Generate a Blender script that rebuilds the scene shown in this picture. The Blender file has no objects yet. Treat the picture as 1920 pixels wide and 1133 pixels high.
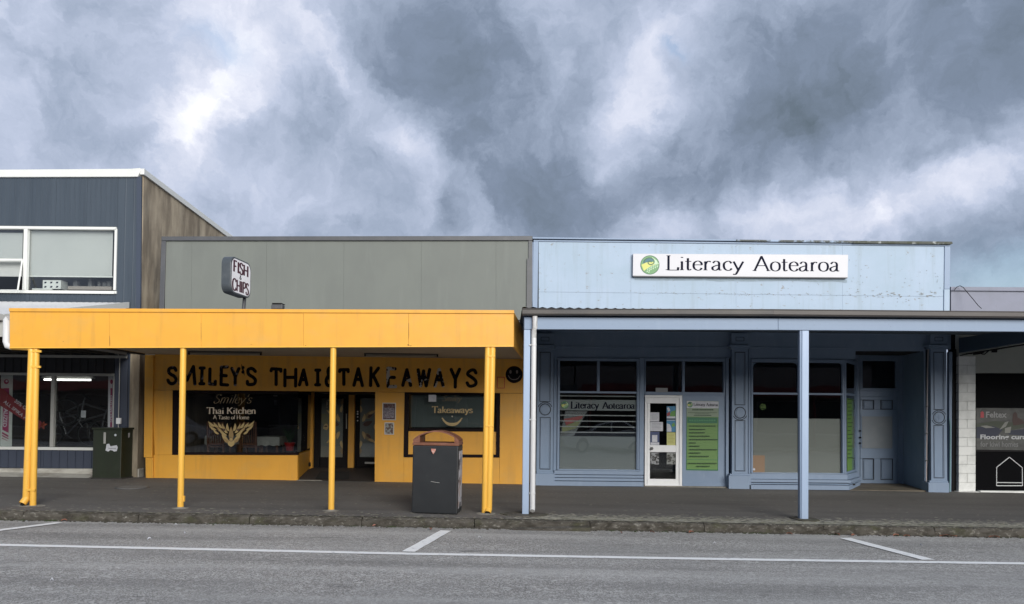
import bpy, bmesh, math, random
from mathutils import Vector, Matrix
random.seed(11)
R = math.radians

# ---------------------------------------------------------------- camera, sky, sun, exposure
scene = bpy.context.scene
FPX = 1390.0                       # focal length in pixels of the 1920 px wide photograph
CAM = Vector((0, 0, 1.86))
PITCH, ROLL, SHIFT = R(1.5), 0.0095, 0.0891
ROT = (Matrix.Rotation(R(90) + PITCH, 3, 'X') @ Matrix.Rotation(ROLL, 3, 'Z'))
camd = bpy.data.cameras.new('camera'); camo = bpy.data.objects.new('camera', camd)
scene.collection.objects.link(camo); scene.camera = camo
camd.sensor_width = 36; camd.lens = 36 * FPX / 1920; camd.shift_y = SHIFT
camd.clip_start = 0.05; camd.clip_end = 3000
camo.matrix_world = Matrix.Translation(CAM) @ ROT.to_4x4()

EXPOSURE = 1.65
SKY_GAIN = 0.365
scene.view_settings.view_transform = 'Standard'
scene.view_settings.look = 'None'
scene.view_settings.exposure = EXPOSURE
scene.view_settings.gamma = 1
scene.view_settings.use_curve_mapping = False
SUN_EL, SUN_AZ = R(18), R(160)     # behind the camera, a little to the right, spread wide by the cloud
world = bpy.data.worlds.new('World'); scene.world = world; world.use_nodes = True


def ray(px, py):
    v = Vector(((px - 960) / FPX, (566.5 - py + SHIFT * 1920) / FPX, -1))
    return ROT @ v


def W(px, py, Y):
    """the point of the place that lies at distance Y and shows at photograph pixel (px, py)"""
    r = ray(px, py)
    return CAM + r * ((Y - CAM.y) / r.y)


def build_sky():
    nt = world.node_tree; N = nt.nodes; L = nt.links
    for n in list(N): N.remove(n)
    out = N.new('ShaderNodeOutputWorld'); bg = N.new('ShaderNodeBackground'); bg2 = N.new('ShaderNodeBackground')
    mixs = N.new('ShaderNodeMixShader')
    sky = N.new('ShaderNodeTexSky'); sky.sky_type = 'NISHITA'; sky.sun_disc = False
    sky.sun_elevation = SUN_EL; sky.sun_rotation = SUN_AZ
    L.new(sky.outputs[0], bg.inputs[0]); bg.inputs[1].default_value = 0.06
    tc = N.new('ShaderNodeTexCoord')
    D = tc.outputs['Generated']

    def math_(op, a, b=None, c=None, clamp=False):
        n = N.new('ShaderNodeMath'); n.operation = op; n.use_clamp = clamp
        for i, v in enumerate((a, b, c)):
            if v is None: continue
            if isinstance(v, (int, float)): n.inputs[i].default_value = v
            else: L.new(v, n.inputs[i])
        return n.outputs[0]

    def vmath(op, a, b):
        n = N.new('ShaderNodeVectorMath'); n.operation = op
        for i, v in enumerate((a, b)):
            if isinstance(v, (tuple, Vector)): n.inputs[i].default_value = tuple(v)
            elif isinstance(v, float) : n.inputs['Scale'].default_value = v
            else: L.new(v, n.inputs[i])
        return n.outputs['Value'] if op == 'DOT_PRODUCT' else n.outputs['Vector']

    def noise(vec, scale, detail=6, rough=.55, dist=0.0, col=False):
        n = N.new('ShaderNodeTexNoise'); n.inputs['Scale'].default_value = scale
        n.inputs['Detail'].default_value = detail; n.inputs['Roughness'].default_value = rough
        n.inputs['Distortion'].default_value = dist
        L.new(vec, n.inputs['Vector']); return n.outputs['Color' if col else 'Fac']
    # ragged edges: the direction is warped before clouds are placed
    w1 = vmath('SUBTRACT', noise(D, 6.5, 8, .62, 0, True), (.5, .5, .5))
    s1 = N.new('ShaderNodeVectorMath'); s1.operation = 'SCALE'; L.new(w1, s1.inputs[0]); s1.inputs['Scale'].default_value = .12
    DW = vmath('ADD', D, s1.outputs[0])
    w2 = vmath('SUBTRACT', noise(DW, 22.0, 6, .6, 0, True), (.5, .5, .5))
    s2 = N.new('ShaderNodeVectorMath'); s2.operation = 'SCALE'; L.new(w2, s2.inputs[0]); s2.inputs['Scale'].default_value = .045
    DW = vmath('ADD', DW, s2.outputs[0])
    # cloud banks: (pixel x, y, radius along, radius across, tilt, amount)
    banks = [(355, 240, 100, 32, 55, .36), (480, 80, 110, 36, -10, .16), (440, 170, 70, 40, 20, .14), (620, 110, 80, 22, -50, .20), (100, 330, 120, 40, 0, .08),
             (775, 285, 70, 36, -35, .26), (785, 372, 40, 26, 40, .22), (1200, 170, 80, 44, 62, .28), (1160, 300, 80, 60, 40, .24),
             (1240, 60, 90, 50, 40, .12), (1850, 320, 200, 40, 22, .26), (1600, 370, 200, 34, 6, .16), (1400, 430, 220, 40, 10, .12),
             (200, 90, 150, 60, 0, .10), (200, 300, 200, 60, 0, -.03),
             (880, 120, 230, 105, -75, -.26), (960, 380, 120, 60, 0, -.08), (1620, 130, 330, 130, 8, -.25), (1420, 270, 200, 60, 20, -.14),
             (90, 210, 140, 60, 10, -.12), (1230, 400, 160, 36, 0, -.10), (1850, 470, 180, 70, 5, -.10), (560, 190, 60, 60, 0, -.06),
             (-300, 200, 300, 160, 10, .1), (2300, 100, 320, 160, 20, -.12), (960, -400, 500, 200, 10, -.08), (300, -300, 400, 180, 20, .15)]
    acc = None
    for (bx, by, ra, rb, tilt, amt) in banks:
        d0 = ray(bx, by).normalized()
        c, s = math.cos(R(tilt)), math.sin(R(tilt))
        ex = (ray(bx + 10, by).normalized() - d0).normalized(); ey = (ray(bx, by - 10).normalized() - d0).normalized()
        e1 = (ex * c + ey * s); e2 = (ey * c - ex * s)
        df = vmath('SUBTRACT', DW, d0)
        a = vmath('DOT_PRODUCT', df, e1 * (FPX / ra)); b = vmath('DOT_PRODUCT', df, e2 * (FPX / rb))
        g = vmath('DOT_PRODUCT', df, d0 * 6.0)
        r2 = math_('ADD', math_('MULTIPLY', a, a), math_('ADD', math_('MULTIPLY', b, b), math_('MULTIPLY', g, g)))
        e = math_('MULTIPLY', math_('EXPONENT', math_('MULTIPLY', r2, -0.7)), amt)
        acc = e if acc is None else math_('ADD', acc, e)
    # stretch the turbulence towards the horizon like a cloud layer seen from below
    sep = N.new('ShaderNodeSeparateXYZ'); L.new(DW, sep.inputs[0])
    den = math_('ADD', math_('ABSOLUTE', sep.outputs['Z']), .35)
    cmb = N.new('ShaderNodeCombineXYZ')
    L.new(math_('DIVIDE', sep.outputs['X'], den), cmb.inputs[0]); L.new(math_('DIVIDE', sep.outputs['Y'], den), cmb.inputs[1])
    cmb.inputs[2].default_value = 3.7
    f1 = noise(DW, 2.6, 4, .5, .0)
    f2 = noise(DW, 7.5, 10, .60, .35)
    v = math_('ADD', acc, math_('ADD', math_('MULTIPLY', math_('SUBTRACT', f1, .5), .45), math_('MULTIPLY', math_('SUBTRACT', f2, .5), .92)))
    v = math_('ADD', v, .52)
    ramp = N.new('ShaderNodeValToRGB'); L.new(v, ramp.inputs[0])
    el = ramp.color_ramp.elements
    stops = [(0.05, (.115, .150, .190)), (.30, (.200, .250, .340)), (.47, (.325, .386, .505)), (.64, (.47, .528, .668)),
             (.82, (.68, .71, .825)), (1.0, (.92, .93, .97))]
    el[0].position = stops[0][0]; el[0].color = (*stops[0][1], 1)
    el[1].position = stops[-1][0]; el[1].color = (*stops[-1][1], 1)
    for p, c in stops[1:-1]:
        e = el.new(p); e.color = (*c, 1)
    L.new(ramp.outputs[0], bg2.inputs[0]); bg2.inputs[1].default_value = SKY_GAIN
    # small gaps of blue
    gap = None
    for (bx, by, ra, rb) in ((408, 88, 34, 20), (1272, 103, 26, 12), (1880, 520, 90, 50)):
        d0 = ray(bx, by).normalized()
        df = vmath('SUBTRACT', DW, d0)
        a = vmath('DOT_PRODUCT', df, Vector((1, 0, 0)) * (FPX / ra)); b = vmath('DOT_PRODUCT', df, Vector((0, 0, 1)) * (FPX / rb))
        e = math_('EXPONENT', math_('MULTIPLY', math_('ADD', math_('MULTIPLY', a, a), math_('MULTIPLY', b, b)), -1.0))
        gap = e if gap is None else math_('MAXIMUM', gap, e)
    yy = N.new('ShaderNodeSeparateXYZ'); L.new(D, yy.inputs[0])
    front = math_('GREATER_THAN', yy.outputs['Y'], 0.0)
    fac = math_('SUBTRACT', 1.0, math_('MULTIPLY', math_('MULTIPLY', gap, .45), front), None, True)
    L.new(fac, mixs.inputs[0]); L.new(bg.outputs[0], mixs.inputs[1]); L.new(bg2.outputs[0], mixs.inputs[2])
    L.new(mixs.outputs[0], out.inputs[0])


build_sky()
sund = bpy.data.lights.new('sun', 'SUN'); sund.energy = 1.5; sund.angle = R(38); sund.color = (1.0, .965, .90)
suno = bpy.data.objects.new('sun', sund); scene.collection.objects.link(suno)
# sun_rotation is measured from +Y towards +X
sv = Vector((math.sin(SUN_AZ) * math.cos(SUN_EL), math.cos(SUN_AZ) * math.cos(SUN_EL), math.sin(SUN_EL)))
suno.rotation_euler = sv.to_track_quat('Z', 'Y').to_euler()

# ---------------------------------------------------------------- helpers
OFF = {}


def tag(o, label=None, cat=None, group=None, kind=None):
    if label: o['label'] = label
    if cat: o['category'] = cat
    if group: o['group'] = group
    if kind: o['kind'] = kind
    return o


def thing(name, label, cat, loc, group=None):
    o = bpy.data.objects.new(name, None); scene.collection.objects.link(o)
    o.location = loc; o.empty_display_size = .1
    OFF[o.name] = Vector(loc)
    return tag(o, label, cat, group)


class MB:
    def __init__(s): s.v = []; s.f = []; s.m = []

    def face(s, pts, m=0):
        i = len(s.v); s.v += [Vector(p) for p in pts]; s.f.append(list(range(i, i + len(pts)))); s.m.append(m)

    def box(s, x0, x1, y0, y1, z0, z1, m=0):
        return s.hexa([(x0, y0, z0), (x1, y0, z0), (x1, y0, z1), (x0, y0, z1)], [(x0, y1, z0), (x1, y1, z0), (x1, y1, z1), (x0, y1, z1)], m)

    def hexa(s, A, B, m=0):
        """prism between two matching outlines (A front, counter-clockwise seen from the front)"""
        n = len(A); i = len(s.v); s.v += [Vector(p) for p in A] + [Vector(p) for p in B]
        s.f.append(list(range(i, i + n))); s.f.append(list(range(i + 2 * n - 1, i + n - 1, -1))); s.m += [m, m]
        for k in range(n):
            j = (k + 1) % n
            s.f.append([i + j, i + k, i + n + k, i + n + j]); s.m.append(m)
        return s

    def prism(s, pts, d, m=0):
        d = Vector(d); A = [Vector(p) for p in pts]
        return s.hexa(A, [p + d for p in A], m)

    def tube(s, pts, r, n=12, m=0, cap=True):
        pts = [Vector(p) for p in pts]; rings = []
        rr = r if isinstance(r, (list, tuple)) else [r] * len(pts)
        up = None
        for k, p in enumerate(pts):
            a = pts[max(k - 1, 0)]; b = pts[min(k + 1, len(pts) - 1)]
            t = (b - a).normalized()
            if up is None: up = Vector((0, 1, 0)) if abs(t.y) < .9 else Vector((1, 0, 0))
            u = t.cross(up).normalized(); w = u.cross(t).normalized(); up = w
            i = len(s.v)
            s.v += [p + (u * math.cos(2 * math.pi * q / n) + w * math.sin(2 * math.pi * q / n)) * rr[k] for q in range(n)]
            rings.append(i)
        for a, b in zip(rings, rings[1:]):
            for q in range(n):
                s.f.append([a + q, a + (q + 1) % n, b + (q + 1) % n, b + q]); s.m.append(m)
        if cap:
            s.f.append([rings[0] + q for q in range(n)][::-1]); s.f.append([rings[-1] + q for q in range(n)]); s.m += [m, m]
        return s

    # outlines given in photograph pixels on the upright plane at distance Y, t metres thick backwards
    def px(s, pts, Y, t, m=0):
        A = [W(x, y, Y) for x, y in pts]
        return s.hexa(A, [p + Vector((0, t, 0)) for p in A], m)

    def pxb(s, x0, y0, x1, y1, Y, t, m=0, sl=0.0):
        """upright box; sl tilts its level edges (rise in metres over its width)"""
        l = W(x0, (y0 + y1) / 2, Y).x; r = W(x1, (y0 + y1) / 2, Y).x
        zt = W((x0 + x1) / 2, y0, Y).z; zb = W((x0 + x1) / 2, y1, Y).z
        h = sl / 2
        return s.hexa([(l, Y, zb + h), (r, Y, zb - h), (r, Y, zt - h), (l, Y, zt + h)],
                      [(l, Y + t, zb + h), (r, Y + t, zb - h), (r, Y + t, zt - h), (l, Y + t, zt + h)], m)

    def frame(s, o, i, Y, t, m=0):
        """rectangular frame between outer and inner pixel rectangles, pieces butted"""
        s.pxb(o[0], o[1], o[2], i[1], Y, t, m); s.pxb(o[0], i[3], o[2], o[3], Y, t, m)
        s.pxb(o[0], i[1], i[0], i[3], Y, t, m); s.pxb(i[2], i[1], o[2], i[3], Y, t, m)
        return s

    def build(s, name, mats, parent=None, bevel=0, smooth=False, loc=None, fix=True):
        off = Vector((0, 0, 0))
        if parent is not None: off = OFF[parent.name]
        elif loc is not None: off = Vector(loc)
        me = bpy.data.meshes.new(name)
        me.from_pydata([v - off for v in s.v], [], s.f)
        for mt in (mats if isinstance(mats, (list, tuple)) else [mats]): me.materials.append(mt)
        for p, mi in zip(me.polygons, s.m): p.material_index = mi
        if smooth: me.polygons.foreach_set('use_smooth', [True] * len(me.polygons))
        if fix and len(me.polygons) < 20000:
            bm = bmesh.new(); bm.from_mesh(me); bmesh.ops.recalc_face_normals(bm, faces=bm.faces[:]); bm.to_mesh(me); bm.free()
        me.update()
        o = bpy.data.objects.new(name, me); scene.collection.objects.link(o)
        OFF[o.name] = off
        if parent is not None: o.parent = parent
        else: o.location = off
        if bevel:
            b = o.modifiers.new('bevel', 'BEVEL'); b.width = bevel; b.segments = 2; b.limit_method = 'ANGLE'; b.angle_limit = R(40)
        if smooth:
            e = o.modifiers.new('edges', 'EDGE_SPLIT'); e.split_angle = R(40)
        return o


def pxpart(name, rect, Y, t, mat, parent, bevel=0, sl=0.0):
    return MB().pxb(*rect, Y, t, 0, sl).build(name, mat, parent, bevel)


def pxpoly(name, pts, Y, t, mat, parent, bevel=0):
    return MB().px(pts, Y, t).build(name, mat, parent, bevel)


def clone(o, parent=None, dx=(0, 0, 0)):
    c = o.copy(); scene.collection.objects.link(c); c.location = o.location + Vector(dx)
    if parent is not None: c.parent = parent
    for ch in o.children: clone(ch, c)
    return c


def ground_z(x, y):
    """footpath height"""
    return .14 + (y - 12.0) * .009 - .008 * x


def road_z(x, y):
    return -.008 * x + .011 * (12.0 - y) if y > 5 else -.008 * x + .077 - .004 * (5 - y)


def G(px, py, fn):
    """where the sight line through a pixel meets the ground"""
    r = ray(px, py); lo, hi = 1.0, 60.0
    for _ in range(50):
        t = (lo + hi) / 2; p = CAM + r * t
        if p.z > fn(p.x, p.y): lo = t
        else: hi = t
    return CAM + r * lo


# ---------------------------------------------------------------- materials
MATS = {}


def M(name, col, rough=.6, layers=(), bump=(0, 1), metal=0, emit=None, spec=None, alpha=None, extra_bump=None):
    """procedural paint: a base colour and layers (colour, (sx,sy,sz), lo, hi, strength[, detail]) blended in by noise"""
    if name in MATS: return MATS[name]
    m = bpy.data.materials.new(name); m.use_nodes = True; nt = m.node_tree; N = nt.nodes; L = nt.links
    p = N['Principled BSDF']; p.inputs['Roughness'].default_value = rough; p.inputs['Metallic'].default_value = metal
    if spec is not None: p.inputs['Specular IOR Level'].default_value = spec
    geo = N.new('ShaderNodeNewGeometry')
    cur = N.new('ShaderNodeRGB'); cur.outputs[0].default_value = (*col, 1); cur = cur.outputs[0]
    for k, ly in enumerate(layers):
        c2, sc, lo, hi, st = ly[:5]; det = ly[5] if len(ly) > 5 else 5
        mp = N.new('ShaderNodeMapping'); mp.inputs['Scale'].default_value = sc; mp.inputs['Location'].default_value = (k * 3.1, 1.7 * k, .3)
        L.new(geo.outputs['Position'], mp.inputs[0])
        nz = N.new('ShaderNodeTexNoise'); nz.inputs['Scale'].default_value = 1; nz.inputs['Detail'].default_value = det
        nz.inputs['Roughness'].default_value = .6
        L.new(mp.outputs[0], nz.inputs['Vector'])
        mr = N.new('ShaderNodeMapRange'); mr.inputs['From Min'].default_value = lo; mr.inputs['From Max'].default_value = hi
        mr.inputs['To Max'].default_value = st; L.new(nz.outputs['Fac'], mr.inputs['Value'])
        mx = N.new('ShaderNodeMix'); mx.data_type = 'RGBA'
        L.new(mr.outputs[0], mx.inputs['Factor']); L.new(cur, mx.inputs['A']); mx.inputs['B'].default_value = (*c2, 1)
        cur = mx.outputs['Result']
    L.new(cur, p.inputs['Base Color'])
    if emit:
        p.inputs['Emission Color'].default_value = (*emit[0], 1); p.inputs['Emission Strength'].default_value = emit[1]
    if bump[0]:
        nz = N.new('ShaderNodeTexNoise'); nz.inputs['Scale'].default_value = bump[1]; nz.inputs['Detail'].default_value = 6
        L.new(geo.outputs['Position'], nz.inputs['Vector'])
        b = N.new('ShaderNodeBump'); b.inputs['Strength'].default_value = bump[0]; b.inputs['Distance'].default_value = .01
        L.new(nz.outputs['Fac'], b.inputs['Height']); L.new(b.outputs[0], p.inputs['Normal'])
    if alpha is not None: p.inputs['Alpha'].default_value = alpha
    MATS[name] = m; return m


def glass(name, tint=(.55, .58, .6), refl=1.0):
    if name in MATS: return MATS[name]
    m = bpy.data.materials.new(name); m.use_nodes = True; nt = m.node_tree; N = nt.nodes; L = nt.links
    for n in list(N): N.remove(n)
    out = N.new('ShaderNodeOutputMaterial'); tr = N.new('ShaderNodeBsdfTransparent'); gl = N.new('ShaderNodeBsdfGlossy')
    tr.inputs[0].default_value = (*tint, 1); gl.inputs['Roughness'].default_value = .012; gl.inputs['Color'].default_value = (refl, refl, refl, 1)
    geo = N.new('ShaderNodeNewGeometry'); nz = N.new('ShaderNodeTexNoise'); nz.inputs['Scale'].default_value = 1.3; nz.inputs['Detail'].default_value = 1
    L.new(geo.outputs['Position'], nz.inputs['Vector'])
    b = N.new('ShaderNodeBump'); b.inputs['Strength'].default_value = .05; b.inputs['Distance'].default_value = .05
    L.new(nz.outputs['Fac'], b.inputs['Height']); L.new(b.outputs[0], gl.inputs['Normal'])
    fr = N.new('ShaderNodeFresnel'); fr.inputs[0].default_value = 1.52
    mx = N.new('ShaderNodeMixShader'); L.new(fr.outputs[0], mx.inputs[0]); L.new(tr.outputs[0], mx.inputs[1]); L.new(gl.outputs[0], mx.inputs[2])
    L.new(mx.outputs[0], out.inputs[0]); MATS[name] = m; return m


def film(name, col, opac):
    """frosted or printed film on glass"""
    if name in MATS: return MATS[name]
    m = bpy.data.materials.new(name); m.use_nodes = True; nt = m.node_tree; N = nt.nodes; L = nt.links
    for n in list(N): N.remove(n)
    out = N.new('ShaderNodeOutputMaterial'); tr = N.new('ShaderNodeBsdfTransparent'); p = N.new('ShaderNodeBsdfPrincipled')
    p.inputs['Base Color'].default_value = (*col, 1); p.inputs['Roughness'].default_value = .35
    mx = N.new('ShaderNodeMixShader'); mx.inputs[0].default_value = opac
    L.new(tr.outputs[0], mx.inputs[1]); L.new(p.outputs[0], mx.inputs[2]); L.new(mx.outputs[0], out.inputs[0])
    MATS[name] = m; return m


def asphalt(name, base, light, dark, patches, chip_scale=170, contrast=1.0, lichen=None, worn=False):
    m = bpy.data.materials.new(name); m.use_nodes = True; nt = m.node_tree; N = nt.nodes; L = nt.links
    p = N['Principled BSDF']; p.inputs['Roughness'].default_value = .85; p.inputs['Specular IOR Level'].default_value = .3
    geo = N.new('ShaderNodeNewGeometry'); P = geo.outputs['Position']

    def nz(scale, det=4, vec=P, sc=None):
        n = N.new('ShaderNodeTexNoise'); n.inputs['Scale'].default_value = scale; n.inputs['Detail'].default_value = det
        if sc:
            mp = N.new('ShaderNodeMapping'); mp.inputs['Scale'].default_value = sc; L.new(vec, mp.inputs[0]); vec = mp.outputs[0]
        L.new(vec, n.inputs['Vector']); return n.outputs['Fac']

    def rng(v, a, b, c=0, d=1):
        n = N.new('ShaderNodeMapRange'); n.inputs[1].default_value = a; n.inputs[2].default_value = b
        n.inputs[3].default_value = c; n.inputs[4].default_value = d; L.new(v, n.inputs[0]); return n.outputs[0]

    def mix(f, a, b):
        n = N.new('ShaderNodeMix'); n.data_type = 'RGBA'; L.new(f, n.inputs['Factor'])
        for s, v in (('A', a), ('B', b)):
            if isinstance(v, tuple): n.inputs[s].default_value = (*v, 1)
            else: L.new(v, n.inputs[s])
        return n.outputs['Result']
    vo = N.new('ShaderNodeTexVoronoi'); vo.inputs['Scale'].default_value = chip_scale; L.new(P, vo.inputs['Vector'])
    sepc = N.new('ShaderNodeSeparateColor'); L.new(vo.outputs['Color'], sepc.inputs[0])
    c = mix(rng(sepc.outputs[0], .35, 1.0, 0, contrast), base, light)
    c = mix(rng(sepc.outputs[1], .55, 1.0, 0, .8 * contrast), c, dark)
    vo2 = N.new('ShaderNodeTexVoronoi'); vo2.inputs['Scale'].default_value = chip_scale * .28; L.new(P, vo2.inputs['Vector'])
    sp2 = N.new('ShaderNodeSeparateColor'); L.new(vo2.outputs['Color'], sp2.inputs[0])
    c = mix(rng(sp2.outputs[2], .86, 1.0, 0, .7 * contrast), c, light)
    c = mix(rng(nz(.55, 5), .40, .68, 0, .55), c, patches)
    c = mix(rng(nz(.8, 4, sc=(.25, 2.2, 1)), .45, .75, 0, .40), c, dark)
    if worn:
        c = mix(rng(nz(1.0, 5, sc=(1.3, 3.2, 1)), .63, .74, 0, .55), c, dark)                 # oil and tar spots
        c = mix(rng(nz(1.0, 3, sc=(.08, 1.1, 1)), .50, .66, 0, .28), c, light)                 # wheel polished tracks along the street
    if lichen:
        # pale scales of lichen, thick by the kerb and thinning out towards the shops
        sx = N.new('ShaderNodeSeparateXYZ'); L.new(P, sx.inputs[0])
        near = rng(sx.outputs['Y'], 12.0, 12.95, 1, 0)
        side = rng(sx.outputs['X'], -.3, .5, .15, 1)
        a = N.new('ShaderNodeMath'); a.operation = 'MULTIPLY'; L.new(near, a.inputs[0]); L.new(side, a.inputs[1])
        blot = nz(1.0, 6, sc=(9, 22, 1))
        s = N.new('ShaderNodeMath'); s.operation = 'MULTIPLY_ADD'; L.new(a.outputs[0], s.inputs[0]); s.inputs[1].default_value = .33; L.new(blot, s.inputs[2])
        c = mix(rng(s.outputs[0], .66, .73, 0, .9), c, lichen)
        moss = nz(1.0, 6, sc=(4, 9, 1))
        s2 = N.new('ShaderNodeMath'); s2.operation = 'MULTIPLY_ADD'; L.new(a.outputs[0], s2.inputs[0]); s2.inputs[1].default_value = .2; L.new(moss, s2.inputs[2])
        c = mix(rng(s2.outputs[0], .62, .78, 0, .6), c, (.055, .06, .035))
    L.new(c, p.inputs['Base Color'])
    b = N.new('ShaderNodeBump'); b.inputs['Strength'].default_value = .5; b.inputs['Distance'].default_value = .006
    L.new(vo.outputs['Distance'], b.inputs['Height']); L.new(b.outputs[0], p.inputs['Normal'])
    MATS[name] = m; return m


BRN = (.22, .17, .12)
yellow = M('yellow_paint', (.72, .355, .040), .5, [((.64, .31, .036), (3, 3, 3), .35, .7, .5), ((.44, .23, .05), (6, 6, .5), .52, .76, .5), ((.55, .33, .10), (1.5, 1.5, 2.5), .5, .7, .35), ((.2, .13, .06), (60, 60, 60), .68, .75, .35)], (.12, 90))
yellow_post = M('yellow_gloss', (.80, .44, .065), .35, [((.55, .31, .08), (12, 12, 3), .58, .75, .4), ((.30, .2, .12), (40, 40, 25), .68, .74, .7)], (.1, 40))
grey_panel = M('grey_green_panel', (.138, .150, .136), .65, [((.120, .130, .120), (1.2, 1, .8), .4, .7, .7), ((.19, .205, .188), (5, 5, .5), .54, .78, .3), ((.10, .11, .10), (3, 3, .5), .60, .80, .25), ((.12, .13, .12), (30, 30, 30), .68, .76, .3)], (.05, 40))
cap_dark = M('dark_flashing', (.062, .065, .072), .5, [((.10, .10, .105), (4, 4, 4), .45, .7, .5)])
clad = M('dark_blue_cladding', (.034, .048, .066), .5, [((.048, .064, .084), (3, 3, .3), .4, .7, .6), ((.022, .032, .046), (14, 14, .8), .5, .75, .4)])
clad_low = M('navy_cladding', (.036, .045, .07), .5, [((.05, .06, .085), (3, 3, .3), .4, .7, .5)])
black_clad = M('black_cladding', (.012, .013, .017), .5)
white_trim = M('white_trim', (.60, .61, .59), .5, [((.55, .56, .53), (4, 4, 4), .45, .75, .4), ((.3, .29, .26), (30, 30, 6), .64, .76, .35)])
white_roof = M('white_roofing', (.62, .62, .62), .5, [((.5, .5, .5), (2, 9, 2), .45, .7, .5)])
concrete_side = M('stained_concrete', (.37, .31, .225), .9, [((.15, .12, .085), (1.9, 1.5, .40), .43, .58, .85, 10), ((.46, .42, .33), (2, .8, .5), .5, .75, .5), ((.10, .085, .065), (8, 3, .6), .54, .70, .6, 8)], (.4, 14))
plinth_m = M('weathered_plinth', (.42, .41, .37), .9, [((.22, .20, .17), (2, 2, 7), .45, .65, .7), ((.55, .54, .5), (6, 6, 6), .55, .75, .5)], (.3, 20))
blue_hi = M('pale_blue_paint', (.30, .38, .48), .6, [((.265, .35, .43), (.8, 1, 1.4), .42, .65, .55), ((.345, .42, .53), (1.4, 1, .7), .5, .75, .5), ((.20, .18, .15), (7, 7, 12), .635, .70, .8, 9), ((.22, .27, .30), (6, 6, .45), .52, .74, .5)], (.06, 30))
blue_trim = M('blue_trim_paint', (.205, .270, .375), .55, [((.20, .265, .37), (2, 2, 2), .45, .7, .5), ((.10, .12, .15), (22, 22, 22), .67, .74, .8), ((.27, .34, .44), (5, 5, .5), .55, .8, .4)], (.05, 30))
blue_post = M('blue_post_paint', (.33, .42, .56), .45, [((.26, .35, .49), (7, 7, 1), .45, .7, .5), ((.14, .16, .18), (30, 30, 30), .69, .74, .8)], (.05, 30))
blue_low = M('shopfront_blue_shaded', (.19, .255, .36), .5, [((.14, .21, .31), (2, 2, 1.2), .4, .7, .6), ((.27, .34, .44), (7, 7, 2), .58, .78, .5), ((.06, .07, .09), (25, 25, 30), .68, .75, .6)], (.05, 30))  # parapet's blue, less sun-faded, with the verandah's shade also put in the tone
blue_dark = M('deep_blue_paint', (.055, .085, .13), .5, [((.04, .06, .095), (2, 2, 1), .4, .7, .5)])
groove_m = M('groove_shadow_paint', (.035, .045, .06), .7)  # shade of the grooves painted as dark strips between boards and round panels
soffit_y = M('canopy_soffit_cream', (.42, .36, .28), .8, [((.32, .27, .20), (1.5, 1.5, 1), .4, .7, .6)])
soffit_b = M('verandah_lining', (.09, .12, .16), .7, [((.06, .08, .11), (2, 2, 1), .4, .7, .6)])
gutter_m = M('gutter_grey', (.05, .048, .05), .5, [((.12, .105, .09), (.7, 3, 3), .4, .65, .6), ((.05, .05, .05), (8, 8, 8), .5, .75, .4)])
iron_roof = M('galvanised_roofing', (.16, .165, .17), .45, [((.10, .08, .06), (3, 1, 1), .5, .7, .5)], metal=.4)
mauve = M('mauve_grey_render', (.20, .21, .265), .7, [((.17, .18, .22), (2, 2, 2), .4, .7, .6), ((.14, .13, .14), (9, 9, 1), .6, .8, .5)], (.08, 30))
black = M('black_paint', (.007, .006, .007), .7, spec=.2)
black_frame = M('black_window_frame', (.010, .005, .006), .7, spec=.15)
letter_m = M('black_letter_paint', (.006, .005, .007), .8, spec=.1)
letter_old = M('flaking_letter_paint', (.006, .005, .008), .8, [((.26, .25, .27), (7, 7, 9), .56, .63, .8, 5)], spec=.1)
white_paint = M('white_block_paint', (.78, .79, .77), .7, [((.42, .43, .41), (3, 3, 3), .45, .7, .5), ((.2, .2, .19), (20, 20, 20), .66, .76, .6)], (.25, 40))
white_wall = M('off_white_wall', (.42, .43, .39), .8, [((.33, .34, .31), (2, 2, 2), .4, .7, .6)])
white_alu = M('white_aluminium', (.78, .79, .80), .35, [((.6, .61, .62), (6, 6, 6), .5, .75, .3)])
grey_alu = M('grey_aluminium', (.36, .36, .34), .4)
white_pvc = M('white_downpipe', (.62, .62, .62), .35, [((.5, .49, .46), (10, 10, 2), .56, .72, .5)])
sign_white = M('sign_white', (.44, .44, .47), .4, [((.39, .39, .42), (2, 2, 2), .45, .7, .4)])
ink = M('dark_ink', (.008, .009, .020), .8, spec=.1)
maroon = M('maroon_ink', (.055, .006, .02), .5)
bin_m = M('charcoal_bin_paint', (.016, .018, .020), .5, [((.026, .028, .030), (3, 3, 3), .45, .7, .5), ((.09, .09, .09), (9, 9, 60), .67, .72, .4)], (.05, 30))
rust = M('rusty_red_brown', (.17, .065, .035), .55, [((.28, .13, .09), (6, 6, 6), .45, .7, .6), ((.07, .03, .02), (10, 10, 10), .5, .75, .5)])
cab_m = M('dark_green_cabinet', (.018, .025, .013), .45, [((.028, .034, .022), (4, 4, 4), .5, .75, .6), ((.02, .02, .015), (6, 6, 2), .5, .7, .5)], (.05, 20))
kerb_m = M('old_kerb_concrete', (.085, .076, .062), .95, [((.32, .305, .265), (14, 25, 25), .56, .70, .8, 8), ((.035, .03, .022), (5, 9, 9), .44, .60, .85, 8), ((.06, .06, .03), (2.0, 3, 3), .54, .66, .7, 7), ((.42, .41, .37), (40, 60, 60), .64, .74, .7)], (.9, 28))
pale_conc = M('pale_concrete', (.24, .23, .20), .9, [((.14, .13, .11), (12, 12, 12), .42, .66, .7)], (.4, 30))
lid_m = M('cast_lid', (.17, .165, .16), .7, [((.10, .10, .10), (20, 20, 20), .45, .65, .6)], (.5, 60))
gold = M('gold_vinyl', (.50, .37, .17), .45, [((.36, .25, .10), (9, 9, 9), .45, .7, .6)])
gold_dim = M('dull_gold_vinyl', (.23, .17, .09), .5)
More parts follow.
